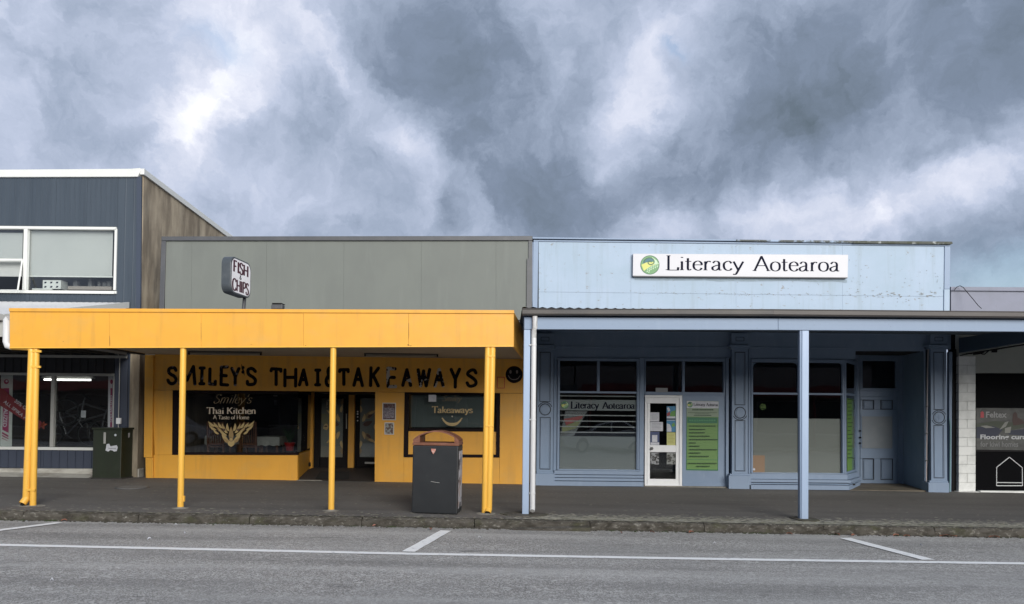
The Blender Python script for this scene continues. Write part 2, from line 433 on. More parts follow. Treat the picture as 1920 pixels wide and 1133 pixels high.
gold_pale = M('pale_gold_vinyl', (.55, .47, .36), .5)
green_p = M('poster_green', (.115, .225, .06), .55, [((.11, .25, .045), (2, 2, 1), .4, .7, .5)])
green_d = M('poster_dark_green', (.018, .13, .06), .55)
green_t = M('poster_text_green', (.014, .05, .015), .6)
green_pale = M('poster_pale_green', (.24, .30, .22), .6)
paper = M('paper_white', (.55, .56, .60), .7, [((.42, .43, .47), (14, 14, 22), .5, .6, .5)])
paper_blue = M('paper_blue', (.05, .20, .36), .6)
paper_yel = M('paper_yellow', (.50, .50, .20), .7)
paper_red = M('paper_red', (.32, .06, .06), .6)
paper_green = M('paper_leaf_green', (.12, .28, .07), .6)
text_grey = M('text_grey', (.22, .22, .25), .7)
magenta = M('magenta_vinyl', (.22, .018, .075), .5)
red_banner = M('dark_red_banner', (.17, .018, .022), .5)
blind_m = M('roller_blind', (.43, .435, .425), .8, [((.37, .38, .375), (1.2, 1, .9), .4, .7, .5)])
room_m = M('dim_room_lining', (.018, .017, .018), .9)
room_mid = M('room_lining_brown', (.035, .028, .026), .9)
cloth_m = M('white_tablecloth', (.52, .54, .48), .8, [((.40, .42, .38), (6, 6, 6), .45, .7, .5)])
wood_m = M('dark_chair_wood', (.17, .075, .04), .5, [((.10, .045, .025), (3, 3, 20), .4, .7, .6)])
pot_m = M('red_glazed_pot', (.38, .022, .02), .3)
leaf_m = M('dark_leaf', (.012, .04, .012), .6)
tyre_m = M('tyre_rubber', (.01, .01, .01), .8)
bike_m = M('grey_frame_tube', (.07, .07, .075), .35, metal=.3)
card_m = M('cardboard', (.30, .20, .13), .8)
tube_lit = M('lit_tube', (.9, .9, .9), .5, emit=((1, .98, .92), 1.6))
paint_line = M('road_paint', (.88, .88, .86), .7, [((.42, .42, .42), (9, 9, 9), .58, .68, .6, 8), ((.25, .25, .25), (60, 60, 60), .64, .72, .8)], (.3, 120))
leaf_dry = M('dry_leaf', (.26, .10, .06), .7, [((.12, .05, .03), (40, 40, 40), .4, .7, .7)])
dark_hole = M('pipe_inside', (.006, .005, .004), .9)
glass_m = glass('shop_glass', (.93, .95, .95))
glass_dk = glass('dusky_glass', (.78, .79, .80))
frost = film('frosted_film', (.15, .168, .172), .86)
frost_lt = film('pale_stripe_film', (.42, .44, .45), .55)
frost_band = film('pale_band_film', (.34, .37, .38), .50)
frost_warm = film('warm_frosted_film', (.185, .188, .17), .90)
road_m = asphalt('chipseal', (.285, .272, .25), (.62, .605, .575), (.075, .073, .07), (.31, .305, .29), 80, .9, None, True)
path_m = asphalt('footpath_asphalt', (.138, .130, .121), (.205, .195, .18), (.062, .058, .054), (.165, .155, .142), 420, .35, (.46, .44, .36))

# ---------------------------------------------------------------- lettering
def S(*p): return ('s', p)          # smooth stroke


def K(*p): return ('k', p)          # straight strokes


# each glyph: (advance, strokes, serifs) on a unit cap height
GL = {
    'A': (.82, [K((.06, 0), (.41, 1), (.76, 0)), K((.2, .36), (.62, .36))], [(.06, 0), (.76, 0)]),
    'C': (.78, [S((.70, .78), (.56, .96), (.38, 1), (.15, .86), (.06, .5), (.15, .14), (.38, 0), (.58, .05), (.72, .24))], []),
    'E': (.66, [K((.56, 1), (.12, 1), (.12, 0), (.60, 0)), K((.12, .52), (.50, .52))], []),
    'F': (.62, [K((.56, 1), (.14, 1), (.14, 0)), K((.14, .52), (.48, .52))], [(.14, 0)]),
    'H': (.82, [K((.12, 0), (.12, 1)), K((.70, 0), (.70, 1)), K((.12, .52), (.70, .52))], [(.12, 0), (.12, 1), (.70, 0), (.70, 1)]),
    'I': (.36, [K((.18, 0), (.18, 1))], [(.18, 0), (.18, 1)]),
    'K': (.78, [K((.13, 0), (.13, 1)), K((.66, 1), (.14, .42)), K((.30, .6), (.70, 0))], [(.13, 0), (.13, 1), (.66, 1), (.70, 0)]),
    'L': (.66, [K((.14, 1), (.14, 0), (.60, 0), (.62, .2))], [(.14, 1), (.10, 0)]),
    'M': (.95, [K((.10, 0), (.16, 1), (.47, .2), (.78, 1), (.84, 0))], []),
    'P': (.66, [K((.13, 0), (.13, 1)), S((.13, 1), (.42, .99), (.58, .88), (.60, .73), (.50, .56), (.32, .50), (.13, .50))], [(.13, 0)]),
    'S': (.62, [S((.52, .82), (.42, .97), (.27, 1), (.12, .90), (.10, .72), (.24, .57), (.42, .46), (.54, .29), (.48, .09), (.29, 0), (.12, .05), (.06, .22))], []),
    'T': (.74, [K((.04, .88), (.05, 1), (.69, 1), (.70, .88)), K((.37, 1), (.37, 0))], [(.37, 0)]),
    'W': (1.05, [K((.05, 1), (.28, 0), (.52, .9), (.76, 0), (.99, 1))], []),
    'Y': (.76, [K((.05, 1), (.38, .48)), K((.71, 1), (.38, .48), (.38, 0))], []),
    '&': (.76, [S((.70, .02), (.50, .22), (.26, .60), (.20, .80), (.30, .97), (.44, .92), (.45, .76), (.30, .60), (.10, .38), (.09, .15), (.25, 0), (.45, .06), (.60, .28), (.66, .46))], []),
    "'": (.20, [K((.12, 1), (.08, .70))], []),
    'a': (.54, [S((.08, .50), (.18, .62), (.32, .60), (.38, .48), (.38, .30), (.38, .10), (.42, .02), (.50, .04)), S((.38, .38), (.18, .30), (.06, .20), (.08, .05), (.20, .0), (.32, .08), (.38, .18))], []),
    'c': (.50, [S((.44, .48), (.36, .61), (.24, .62), (.10, .50), (.07, .31), (.12, .11), (.25, 0), (.38, .03), (.46, .14))], []),
    'e': (.52, [S((.09, .36), (.28, .37), (.46, .38), (.42, .55), (.27, .63), (.11, .52), (.07, .31), (.12, .11), (.27, 0), (.40, .04), (.47, .16))], []),
    'f': (.34, [S((.38, .98), (.28, 1.0), (.18, .88), (.16, .6), (.16, 0)), K((.02, .60), (.32, .60))], [(.16, 0)]),
    'h': (.62, [K((.12, 0), (.12, 1)), S((.12, .42), (.22, .60), (.38, .62), (.47, .48), (.48, .3), (.48, 0))], [(.12, 0), (.48, 0)]),
    'i': (.28, [K((.14, 0), (.14, .60)), K((.14, .84), (.145, .90))], [(.14, 0)]),
    'k': (.58, [K((.12, 0), (.12, 1)), K((.46, .62), (.13, .27)), K((.24, .38), (.52, 0))], [(.12, 0), (.52, 0)]),
    'l': (.26, [K((.13, 0), (.13, 1))], [(.13, 0)]),
    'm': (.92, [K((.12, 0), (.12, .61)), S((.12, .42), (.20, .60), (.34, .62), (.42, .48), (.43, 0)), S((.43, .42), (.52, .60), (.66, .62), (.75, .48), (.76, 0))], [(.12, 0), (.43, 0), (.76, 0)]),
    'n': (.62, [K((.12, 0), (.12, .61)), S((.12, .42), (.22, .60), (.38, .62), (.47, .48), (.48, .3), (.48, 0))], [(.12, 0), (.48, 0)]),
    'o': (.58, [S((.29, .62), (.12, .53), (.07, .31), (.12, .09), (.29, 0), (.46, .09), (.51, .31), (.46, .53), (.29, .62))], []),
    'r': (.42, [K((.13, 0), (.13, .61)), S((.13, .40), (.20, .56), (.30, .62), (.39, .57))], [(.13, 0)]),
    's': (.44, [S((.38, .50), (.30, .61), (.20, .62), (.09, .54), (.11, .40), (.24, .32), (.37, .24), (.38, .09), (.24, 0), (.12, .02), (.06, .14))], []),
    't': (.36, [S((.15, .82), (.15, .4), (.15, .12), (.20, .01), (.32, .06)), K((.02, .60), (.32, .60))], []),
    'w': (.80, [K((.04, .61), (.21, 0), (.39, .55), (.57, 0), (.75, .61))], []),
    'y': (.56, [K((.05, .61), (.28, .02)), S((.52, .61), (.28, .02), (.18, -.22), (.10, -.28), (.03, -.24))], []),
    ' ': (.34, [], []),
}


def curve_pts(pts, n=7):
    P = [Vector((*p, 0)) for p in pts]; out = []
    closed = (P[0] - P[-1]).length < 1e-6
    for i in range(len(P) - 1):
        p0 = P[i - 1] if i > 0 else (P[-2] if closed else P[0] * 2 - P[1])
        p3 = P[i + 2] if i + 2 < len(P) else (P[1] if closed else P[-1] * 2 - P[-2])
        p1, p2 = P[i], P[i + 1]
        for k in range(n):
            t = k / n
            out.append(.5 * ((2 * p1) + (p2 - p0) * t + (2 * p0 - 5 * p1 + 4 * p2 - p3) * t * t + (3 * p1 - p0 - 3 * p2 + p3) * t ** 3))
    out.append(P[-1]); return out


class Pen:
    """draws strokes with an elliptical nib (a wide, b tall) on a plane o + x*u + y*v, raised along n"""
    def __init__(s, mb, o, u, v, n, a, b, slant=0.0, round_=False):
        s.mb, s.o, s.u, s.v, s.n, s.a, s.b, s.sl, s.rd, s.k = mb, o, u, v, n, a / 2, b / 2, slant, round_, 0

    def P(s, x, y, e): return s.o + s.u * (x + y * s.sl) + s.v * y + s.n * (.0006 + e)

    def quad(s, pts):
        s.k += 1; e = .00004 * s.k
        s.mb.face([s.P(x, y, e) for x, y in pts])

    def hw(s, d):
        n = Vector((-d.y, d.x, 0)); return n * math.sqrt((s.a * n.x) ** 2 + (s.b * n.y) ** 2)

    def stroke(s, kind, pts, ox=0):
        if kind == 's': Q = curve_pts(pts)
        else: Q = [Vector((*p, 0)) for p in pts]
        if kind == 's':
            L, Rr = [], []
            for i, p in enumerate(Q):
                d = (Q[min(i + 1, len(Q) - 1)] - Q[max(i - 1, 0)]).normalized(); h = s.hw(d)
                L.append(p + h); Rr.append(p - h)
            s.k += 1; e = .00004 * s.k
            for i in range(len(Q) - 1):
                s.mb.face([s.P(q.x + ox, q.y, e) for q in (Rr[i], Rr[i + 1], L[i + 1], L[i])])
        else:
            for p, q in zip(Q, Q[1:]):
                h = s.hw((q - p).normalized())
                s.quad([(c.x + ox, c.y) for c in (p - h, q - h, q + h, p + h)])
        ends = Q if (kind == 'k' and s.rd) else ([Q[0], Q[-1]] if s.rd else (Q[1:-1] if kind == 'k' else []))
        for p in ends:
            s.quad([(p.x + ox + s.a * math.cos(t * math.pi / 6), p.y + s.b * math.sin(t * math.pi / 6)) for t in range(12)])

    def glyph(s, ch, ox=0, serif=0):
        adv, st, sf = GL[ch]
        for k, p in st: s.stroke(k, p, ox)
        if serif:
            for (x, y) in sf:
                yy = y + (s.b * .9 if y == 0 else -s.b * .9)
                s.quad([(x + ox - serif, yy - s.b * .9), (x + ox + serif, yy - s.b * .9), (x + ox + serif, yy + s.b * .9), (x + ox - serif, yy + s.b * .9)])
            if ch in 'hiklmnr' :   # flag at the head of the stem
                y = {'h': 1, 'k': 1, 'l': 1}.get(ch, .61); x0 = st[0][1][0][0]
                s.quad([(x0 + ox - serif * .9, y - .07), (x0 + ox, y - .12), (x0 + ox, y + .01), (x0 + ox - serif * .2, y)])
        return adv


def text_width(t): return sum(GL[c][0] for c in t)


def write(text, px0, px1, base, cap, Y, mat, name, parent, thick=.15, thin=.055, serif=.10, slant=0.0, round_=False, drop=0.0, raise_=.0):
    """lettering on the upright plane at Y, from pixel px0 to px1 on a baseline, cap pixels tall"""
    o = W(px0, base, Y); e = W(px1, base + drop, Y)
    u = (e - o) / text_width(text); v = Vector((0, 0, (W(px0, base - cap, Y) - o).z))
    mb = MB(); pen = Pen(mb, o, u, v, Vector((0, -1, 0)), thick, thin, slant, round_)
    pen.k = raise_ / .00004
    x = 0
    for ch in text: x += pen.glyph(ch, x, serif)
    return mb.build(name, mat, parent)


def print_text(text, px0, px1, ytop, ybot, Y, mat, name, parent, rot=0.0, out=.0012, bold=0.0):
    """plain lettering with the built-in font, fitted to a pixel rectangle"""
    cu = bpy.data.curves.new('t', 'FONT'); cu.body = text; cu.offset = bold; cu.resolution_u = 2
    ob = bpy.data.objects.new('t', cu); scene.collection.objects.link(ob)
    bpy.context.view_layer.update()
    me = bpy.data.meshes.new_from_object(ob.evaluated_get(bpy.context.evaluated_depsgraph_get()))
    bpy.data.objects.remove(ob)
    xs = [v.co.x for v in me.vertices]; ys = [v.co.y for v in me.vertices]
    x0, x1, y0, y1 = min(xs), max(xs), min(ys), max(ys)
    cx, cy = (px0 + px1) / 2, (ytop + ybot) / 2
    mb = MB()
    vs = []
    for v in me.vertices:
        a = ((v.co.x - x0) / (x1 - x0) - .5) * (px1 - px0); b = -((v.co.y - y0) / (y1 - y0) - .5) * (ybot - ytop)
        c, s_ = math.cos(rot), math.sin(rot)
        p = W(cx + a * c - b * s_, cy + a * s_ + b * c, Y); p.y -= out
        vs.append(p)
    mb.v = vs; mb.f = [list(p.vertices) for p in me.polygons]; mb.m = [0] * len(mb.f)
    bpy.data.meshes.remove(me)
    return mb.build(name, mat, parent)


def disc(mb, cx, cy, r, Y, out, n=28, m=0, ry=None, a0=0, a1=360):
    ry = ry or r
    pts = [(cx + r * math.cos(R(a0 + (a1 - a0) * k / n)), cy - ry * math.sin(R(a0 + (a1 - a0) * k / n))) for k in range(n if a1 - a0 >= 360 else n + 1)]
    P = [W(x, y, Y) for x, y in pts]
    for p in P: p.y -= out
    mb.face(P, m); return mb


def flat(mb, pts, Y, out, m=0):
    P = [W(x, y, Y) for x, y in pts]
    for p in P: p.y -= out
    mb.face(P, m); return mb


def leafshape(mb, x, y, ang, ln, wd, Y, out, m=0, curl=.0):
    """pointed leaf in pixel units, for ornaments printed on glass"""
    top, bot = [], []
    for k in range(9):
        t = k / 8; w = math.sin(math.pi * t ** .75) * wd / 2
        a = ang + curl * t
        cx, cy = x + math.cos(a) * ln * t, y - math.sin(a) * ln * t
        nx, ny = -math.sin(a), -math.cos(a)
        top.append((cx + nx * w, cy + ny * w)); bot.append((cx - nx * w, cy - ny * w))
    P = [W(px, py, Y) for px, py in top + bot[::-1][1:-1]]
    for p in P: p.y -= out
    mb.face(P, m)


def logo(cx, cy, r, Y, parent, out=.002):
    """round green emblem: koru spiral above a yellow page and a woven basket"""
    mb = MB()
    disc(mb, cx, cy, r, Y, out, 36, 0)
    disc(mb, cx, cy, r * .93, Y, out + .0003, 36, 1)
    flat(mb, [(cx - .88 * r, cy - .02 * r), (cx - .35 * r, cy - .26 * r), (cx + .35 * r, cy - .30 * r), (cx + .55 * r, cy - .05 * r), (cx + .1 * r, cy + .10 * r), (cx - .62 * r, cy + .62 * r)], Y, out + .0006, 2)
    disc(mb, cx - .1 * r, cy - .28 * r, .62 * r, Y, out + .0004, 20, 3, .45 * r, 20, 200)
    # pale sky on the right, basket below
    flat(mb, [(cx + .22 * r, cy - .82 * r), (cx + .72 * r, cy - .45 * r), (cx + .86 * r, cy - .15 * r), (cx + .52 * r, cy - .05 * r)], Y, out + .0006, 4)
    for i in range(6):
        for j in range(4):
            x = cx - .38 * r + i * .22 * r + j * .04 * r; y = cy + .66 * r - j * .17 * r - i * .10 * r + (.16 * r if i < 2 else 0)
            if math.hypot(x - cx, y - cy) < .84 * r:
                flat(mb, [(x, y), (x + .12 * r, y - .05 * r), (x + .13 * r, y + .04 * r), (x + .01 * r, y + .09 * r)], Y, out + .0008, 4)
    pts = []
    for k in range(30):
        t = k / 29; a = R(200 - 560 * t); rr = (.62 - .56 * t) * r
        pts.append((cx + .08 * r * t + rr * math.cos(a), cy - .34 * r + .08 * r * t - rr * .8 * math.sin(a)))
    for p, q in zip(pts, pts[1:]):
        d = math.hypot(q[0] - p[0], q[1] - p[1]) or 1; nx, ny = -(q[1] - p[1]) / d * .055 * r, (q[0] - p[0]) / d * .055 * r
        flat(mb, [(p[0] + nx, p[1] + ny), (q[0] + nx, q[1] + ny), (q[0] - nx, q[1] - ny), (p[0] - nx, p[1] - ny)], Y, out + .001, 0)
    return mb.build('emblem', [M('emblem_green', (.02, .09, .035), .5), M('emblem_mid_green', (.10, .24, .09), .5), M('emblem_yellow', (.50, .50, .12), .5),
                               M('emblem_teal', (.02, .11, .14), .5), M('emblem_pale', (.42, .55, .38), .5)], parent)

# ================================================================ THE STREET
def sheet(name, mat, x0, x1, ys, fn, nx=2, dz=0.0, kind='structure'):
    mb = MB()
    for i in range(nx):
        for j in range(len(ys) - 1):
            xa, xb = x0 + (x1 - x0) * i / nx, x0 + (x1 - x0) * (i + 1) / nx
            mb.face([(xa, ys[j], fn(xa, ys[j]) + dz), (xb, ys[j], fn(xb, ys[j]) + dz), (xb, ys[j + 1], fn(xb, ys[j + 1]) + dz), (xa, ys[j + 1], fn(xa, ys[j + 1]) + dz)])
    return tag(mb.build(name, mat), kind=kind)


KY = 11.93       # kerb face
sheet('ground', M('far_ground', (.06, .06, .055), .9), -600, 600, [-600, -12, 12, 600], lambda x, y: -1.2 if abs(x) < 300 else -3.5, 4)
sheet('road', road_m, -60, 60, [-2.0, 5.0, KY + .02], road_z, 4)
sheet('opposite_footpath', path_m, -60, 60, [-7.0, -1.9], lambda x, y: road_z(x, -2) + .13, 2)
mbk = MB(); mbk.box(-60, 60, -2.0, -1.85, -.6, .62); kk = None
sheet('footpath', path_m, -40, 40, [KY + .13, 14, 17.2, 21.5], ground_z, 4)
sheet('back_yard_ground', M('yard_soil', (.08, .07, .06), .9), -40, 40, [21.5, 60], lambda x, y: -.3, 1)

# kerb: separate old stones, rounded along the top edge, settled unevenly
kerb = thing('kerb', None, None, (0, KY, 0)); tag(kerb, kind='structure')


def kerbstone(xa, xb, dy, dz, deep=0.0):
    mb = MB(); n = max(4, int((xb - xa) / .07)); prof = [(0, -.4), (-.003, .045), (.0, .085), (.014, .115), (.04, .133), (.075, .140), (.135, .141), (.135, -.4)]
    rows = []
    for k in range(n + 1):
        x = xa + .006 + (xb - xa - .012) * k / n
        row = []
        for q, (py_, pz) in enumerate(prof):
            ch = random.random() < .08; jy = (random.uniform(-.006, .008) + (.018 if ch else 0)) if 0 < q < 6 else 0; jz = (random.uniform(-.007, .004) - (.014 if ch else 0)) if 1 < q < 6 else 0
            row.append(Vector((x, KY + dy + py_ + jy, pz + jz + dz - .008 * x)))
        rows.append(row)
    i0 = len(mb.v)
    for r_ in rows: mb.v += r_
    m = len(prof)
    for k in range(n):
        for q in range(m - 1):
            a = i0 + k * m + q; mb.f.append([a, a + 1, a + m + 1, a + m]); mb.m.append(0)
    mb.f.append([i0 + q for q in range(m)]); mb.f.append([i0 + n * m + q for q in range(m)][::-1]); mb.m += [0, 0]
    return mb.build('kerbstone', kerb_m, kerb)


jx = [-13.2, -11.35, -9.5, -7.82] + [(p - 960) / 116.5 for p in (265, 472, 682, 892, 1108, 1321, 1545, 1752, 1962)] + [10.5, 12.4, 14.2]
jx = sorted(set(round(j, 2) for j in jx))
for a, b in zip(jx, jx[1:]):
    big = abs(a - (892 - 960) / 116.5) < .05
    kerbstone(a, b, -.03 if big else random.uniform(-.012, .012), -.004 if big else random.uniform(-.007, .004))
mbf = MB()
for i in range(20):   # road sealing dips away where it meets the kerb
    pass
# the low slab in front of the settled stone
p0 = W(1090, 1000, 11.75)
st = MB(); st.hexa([(.02, 11.78, -.05), (1.26, 11.76, -.06), (1.26, 11.76, .052), (.02, 11.78, .012)], [(.02, 11.905, -.05), (1.26, 11.905, -.06), (1.26, 11.905, .075), (.02, 11.905, .03)])
st.build('kerb_toe', kerb_m, kerb, .01)


def paint_strip(name, pts, w, label=None):
    mb = MB()
    for p, q in zip(pts, pts[1:]):
        a, b = G(*p, road_z), G(*q, road_z); d = (b - a); n_ = max(1, int(d.length / .12)); d.z = 0; nrm = Vector((-d.y, d.x, 0)).normalized() * w / 2
        prev = None
        for k in range(n_ + 1):
            c = a.lerp(b, k / n_); j1, j2 = random.uniform(.93, 1.05), random.uniform(.93, 1.05)
            pr = (c + nrm * j1, c - nrm * j2)
            pr = [Vector((v.x, v.y, road_z(v.x, v.y) + .006)) for v in pr]
            if prev: mb.face([prev[0], prev[1], pr[1], pr[0]])
            prev = pr
    o = mb.build(name, paint_line); tag(o, kind='structure'); return o


paint_strip('road_marking', [(-260, 1017), (0, 1022.5), (760, 1039), (1340, 1049), (2160, 1061)], .15)
for seg, w in ((((765, 1036), (836, 996)), .17), (((1741, 1051), (1584, 1010)), .19), (((-140, 1013), (112, 981)), .16)):
    o = paint_strip('road_marking', list(seg), w)
    for v in o.data.vertices: v.co.z += .004

# scales of lichen and grit on the old edge of the footpath, moss and grit in the gutter: far too many to count
rl = random.Random(21)
def scatter(name, mat, count, pos, size, lift, parent_kind=True):
    mb = MB()
    for k in range(count):
        x, y, z = pos(rl); s_ = size(rl); n_ = 5; a0 = rl.random() * 6
        ax, ay = s_ * rl.uniform(.8, 2.0), s_ * rl.uniform(.5, 1.0)
        mb.face([(x + ax * math.cos(a0 + t * 1.2566) * rl.uniform(.7, 1.1), y + ay * math.sin(a0 + t * 1.2566) * rl.uniform(.7, 1.1), z + lift + k * 1e-6) for t in range(n_)])
    o = mb.build(name, mat, fix=False); tag(o, kind='stuff'); return o


def edge_pos(r):
    x = r.uniform(.0, 11.5) if r.random() < .93 else r.uniform(-9, 0)
    y = KY + .14 + abs(r.gauss(0, .30)); return x, y, ground_z(x, y)


lich = M('lichen_scale', (.42, .40, .33), .95, [((.26, .25, .15), (9, 9, 9), .45, .62, .8)])
o = scatter('lichen', lich, 1500, edge_pos, lambda r: r.uniform(.010, .038), .004); tag(o, 'pale lichen scales along the footpath edge by the kerb', 'lichen')
def top_pos(r):
    x = r.uniform(-10, 11.5); y = KY + r.uniform(.03, .135); return x, y, .1425 - .008 * x - (.012 if y < KY + .06 else 0)
o = scatter('kerb_lichen', lich, 900, top_pos, lambda r: r.uniform(.006, .026), .003); tag(o, 'pale lichen spots on top of the kerb stones', 'lichen')
grit = M('gutter_grit', (.05, .045, .035), .95, [((.03, .045, .012), (3, 3, 3), .5, .65, .9)])
def gut_pos(r):
    x = r.uniform(-10, 11.5); y = KY - abs(r.gauss(0, .05)) - .005; return x, y, road_z(x, y)
mb = MB()
for k in range(1400):
    x, y, z = gut_pos(rl); s_ = rl.uniform(.006, .024)
    mb.hexa([(x - s_, y - s_ * .6, z), (x + s_, y - s_ * .5, z), (x + s_ * .5, y - s_ * .2, z + s_ * .9), (x - s_ * .6, y - s_ * .2, z + s_ * .7)], [(x - s_, y + s_ * .6, z), (x + s_, y + s_ * .6, z), (x + s_ * .5, y + s_ * .2, z + s_ * .9), (x - s_ * .6, y + s_ * .2, z + s_ * .7)])
o = mb.build('gutter_grit', grit, fix=False); tag(o, 'dark grit and moss gathered in the gutter', 'grit', kind='stuff')
def gum_pos(r):
    x = r.uniform(-9, 11); y = r.uniform(12.3, 17.1); return x, y, ground_z(x, y)
o = scatter('gum_spots', M('gum_grey', (.19, .18, .165), .8), 160, gum_pos, lambda r: r.uniform(.010, .022), .003); tag(o, 'small trodden grey gum spots on the footpath', 'gum')
o = scatter('wet_stains', M('foot_stain', (.060, .055, .05), .6), 40, gum_pos, lambda r: r.uniform(.02, .07), .0022); tag(o, 'small dark stains on the footpath', 'stains')

# manhole lid in the footpath
c = G(248, 914.5, ground_z)
mh = thing('manhole_cover', 'small round pale grey lid set in the footpath before the green cabinet', 'manhole cover', c)
mb = MB(); A = [(c.x + .33 * math.cos(t * math.pi / 14), c.y + .33 * math.sin(t * math.pi / 14)) for t in range(28)]
mb.hexa([(x, y, ground_z(x, y) - .02) for x, y in A], [(x, y, ground_z(x, y) + .006) for x, y in A]); mb.build('rim', cap_dark, mh)
mb = MB(); A = [(c.x + .29 * math.cos(t * math.pi / 14), c.y + .29 * math.sin(t * math.pi / 14)) for t in range(28)]
mb.hexa([(x, y, ground_z(x, y)) for x, y in A], [(x, y, ground_z(x, y) + .012) for x, y in A]); mb.build('lid', lid_m, mh)

# ================================================================ LEFT: two storey shop in dark blue metal
YL = 17.4
cl = thing('metal_clad_shop', 'two storey shop clad in dark blue ribbed metal with stained concrete side wall', 'building', (W(265, 890, YL).x, YL, 0))


def ribbed(name, x0, x1, z0, z1, Y, mat, parent, pitch=.19, rib=.035, d=.018, top=None):
    """one sheet of ribbed metal cladding"""
    mb = MB(); pr = []; x = x0
    while x < x1 - 1e-4:
        e = min(x + pitch, x1); w = e - x
        if w > rib * 2.2: pr += [(x, Y), (e - rib * 1.6, Y), (e - rib * 1.2, Y - d), (e - rib * .4, Y - d)]
        else: pr += [(x, Y)]
        x = e
    pr.append((x1, Y)); n = len(pr)
    for a, b in zip(pr, pr[1:]):
        ta = z1 if top is None else top(a[0]); tb = z1 if top is None else top(b[0])
        mb.face([(a[0], a[1], z0), (b[0], b[1], z0), (b[0], b[1], tb), (a[0], a[1], ta)])
    mb.hexa([(x0, Y + .002, z0), (x1, Y + .002, z0), (x1, Y + .002, (z1 if top is None else top(x1)) - .002), (x0, Y + .002, (z1 if top is None else top(x0)) - .002)],
            [(x0, Y + .03, z0), (x1, Y + .03, z0), (x1, Y + .03, (z1 if top is None else top(x1)) - .002), (x0, Y + .03, (z1 if top is None else top(x0)) - .002)])
    return mb.build(name, mat, parent, fix=False)


def Xc(px, Y): return W(px, 500, Y).x


zt = W(258, 331, YL).z
# upper wall round the window, in sheets
sheets = [-330, -200, -75, 57, 102, 160, 217.5]
zwt, zwb = W(120, 424.5, YL).z, W(120, 549, YL).z
zaw = W(120, 572, YL).z - .12
for a, b in zip(sheets, sheets[1:]):
    ribbed('cladding_sheet', Xc(a, YL) + .002, Xc(b, YL) - .002, zwt + .002, zt, YL + random.uniform(0, .006), clad, cl, .115, .022, .010)
    ribbed('cladding_sheet', Xc(a, YL) + .002, Xc(b, YL) - .002, zaw - .6, zwb - .002, YL + random.uniform(0, .006), clad, cl, .115, .022, .010)
ribbed('cladding_sheet', Xc(217.7, YL), Xc(256, YL), zaw - 1.0, zt, YL + .004, clad, cl, .2, .02, .006)
MB().px([(256.5, 331), (265, 331), (263, 590), (254.5, 590)], YL - .012, .05).build('corner_flashing', M('corner_flashing', (.033, .045, .07), .5), cl)
# parapet cap and barge along the side
MB().px([(-400, 321), (246, 316.5), (262, 315), (264, 320), (258, 331.5), (-400, 333)], YL - .05, .35).build('parapet_cap', white_trim, cl, .008)
xs_ = W(264, 500, YL).x
ztop = W(265, 318, YL).z; yb = 24.5
zb_ = W(430, 441, 22.8).z
slope = (zb_ - ztop) / (22.8 - YL)
ze = ztop + slope * (yb - YL)
MB().hexa([(xs_ - .05, YL - .04, ztop + .01), (xs_ + .05, YL - .04, ztop + .01), (xs_ + .05, YL - .04, ztop - .13), (xs_ - .05, YL - .04, ztop - .13)][::-1],
          [(xs_ - .05, yb, ze + .01), (xs_ + .05, yb, ze + .01), (xs_ + .05, yb, ze - .13), (xs_ - .05, yb, ze - .13)][::-1]).build('barge_flashing', white_trim, cl, .006)
MB().hexa([(xs_ - .22, YL + .05, -.3), (xs_, YL + .05, -.3), (xs_, YL + .05, ztop - .06), (xs_ - .22, YL + .05, ztop - .06)],
          [(xs_ - .22, yb, -.3), (xs_, yb, -.3), (xs_, yb, ze - .06), (xs_ - .22, yb, ze - .06)]).build('side_wall', concrete_side, cl)
MB().hexa([(-15, YL + .3, ztop - .25), (xs_ - .23, YL + .3, ztop - .25), (xs_ - .23, YL + .3, ztop - .15), (-15, YL + .3, ztop - .15)],
          [(-15, yb, ze - .25), (xs_ - .23, yb, ze - .25), (xs_ - .23, yb, ze - .15), (-15, yb, ze - .15)]).build('roof', iron_roof, cl)
MB().box(-15, xs_ - .23, yb - .2, yb, -.3, ze - .26).build('rear_wall', concrete_side, cl)
# intermediate floor, walls closing the rooms
zf = W(120, 556, YL).z - .15
MB().box(-15, xs_ - .23, YL + .05, yb - .22, zf - .3, zf).build('upper_floor', room_m, cl)
MB().box(-15, xs_ - .23, YL + 3.4, YL + 3.5, .1, ztop - .3).build('partition', room_mid, cl)

ribbed('cladding_sheet', Xc(-330, YL) + .002, Xc(-150, YL) - .002, zwb, zwt, YL + .003, clad, cl, .115, .022, .010)
ribbed('cladding_sheet', Xc(-330, YL) + .002, Xc(-150, YL) - .002, .0, 3.2, YL + .103, clad_low, cl, .19, .03, .018)
# upper window
uw = MB().frame((-150, 424, 218, 549), (-150, 429, 213.5, 544), YL - .03, .12).build('window', white_trim, cl, .004)
pxpart('frame', (43, 429.3, 50, 543.8), YL - .028, .10, white_trim, uw, .003)
pxpart('frame', (-146, 484.5, 42.5, 488.6), YL - .026, .08, white_trim, uw, .003)
pxpart('pane', (50.5, 430, 213, 543.5), YL + .05, .005, glass_m, uw)
pxpart('pane', (-148, 430, 42.5, 484), YL + .05, .005, glass_m, uw)
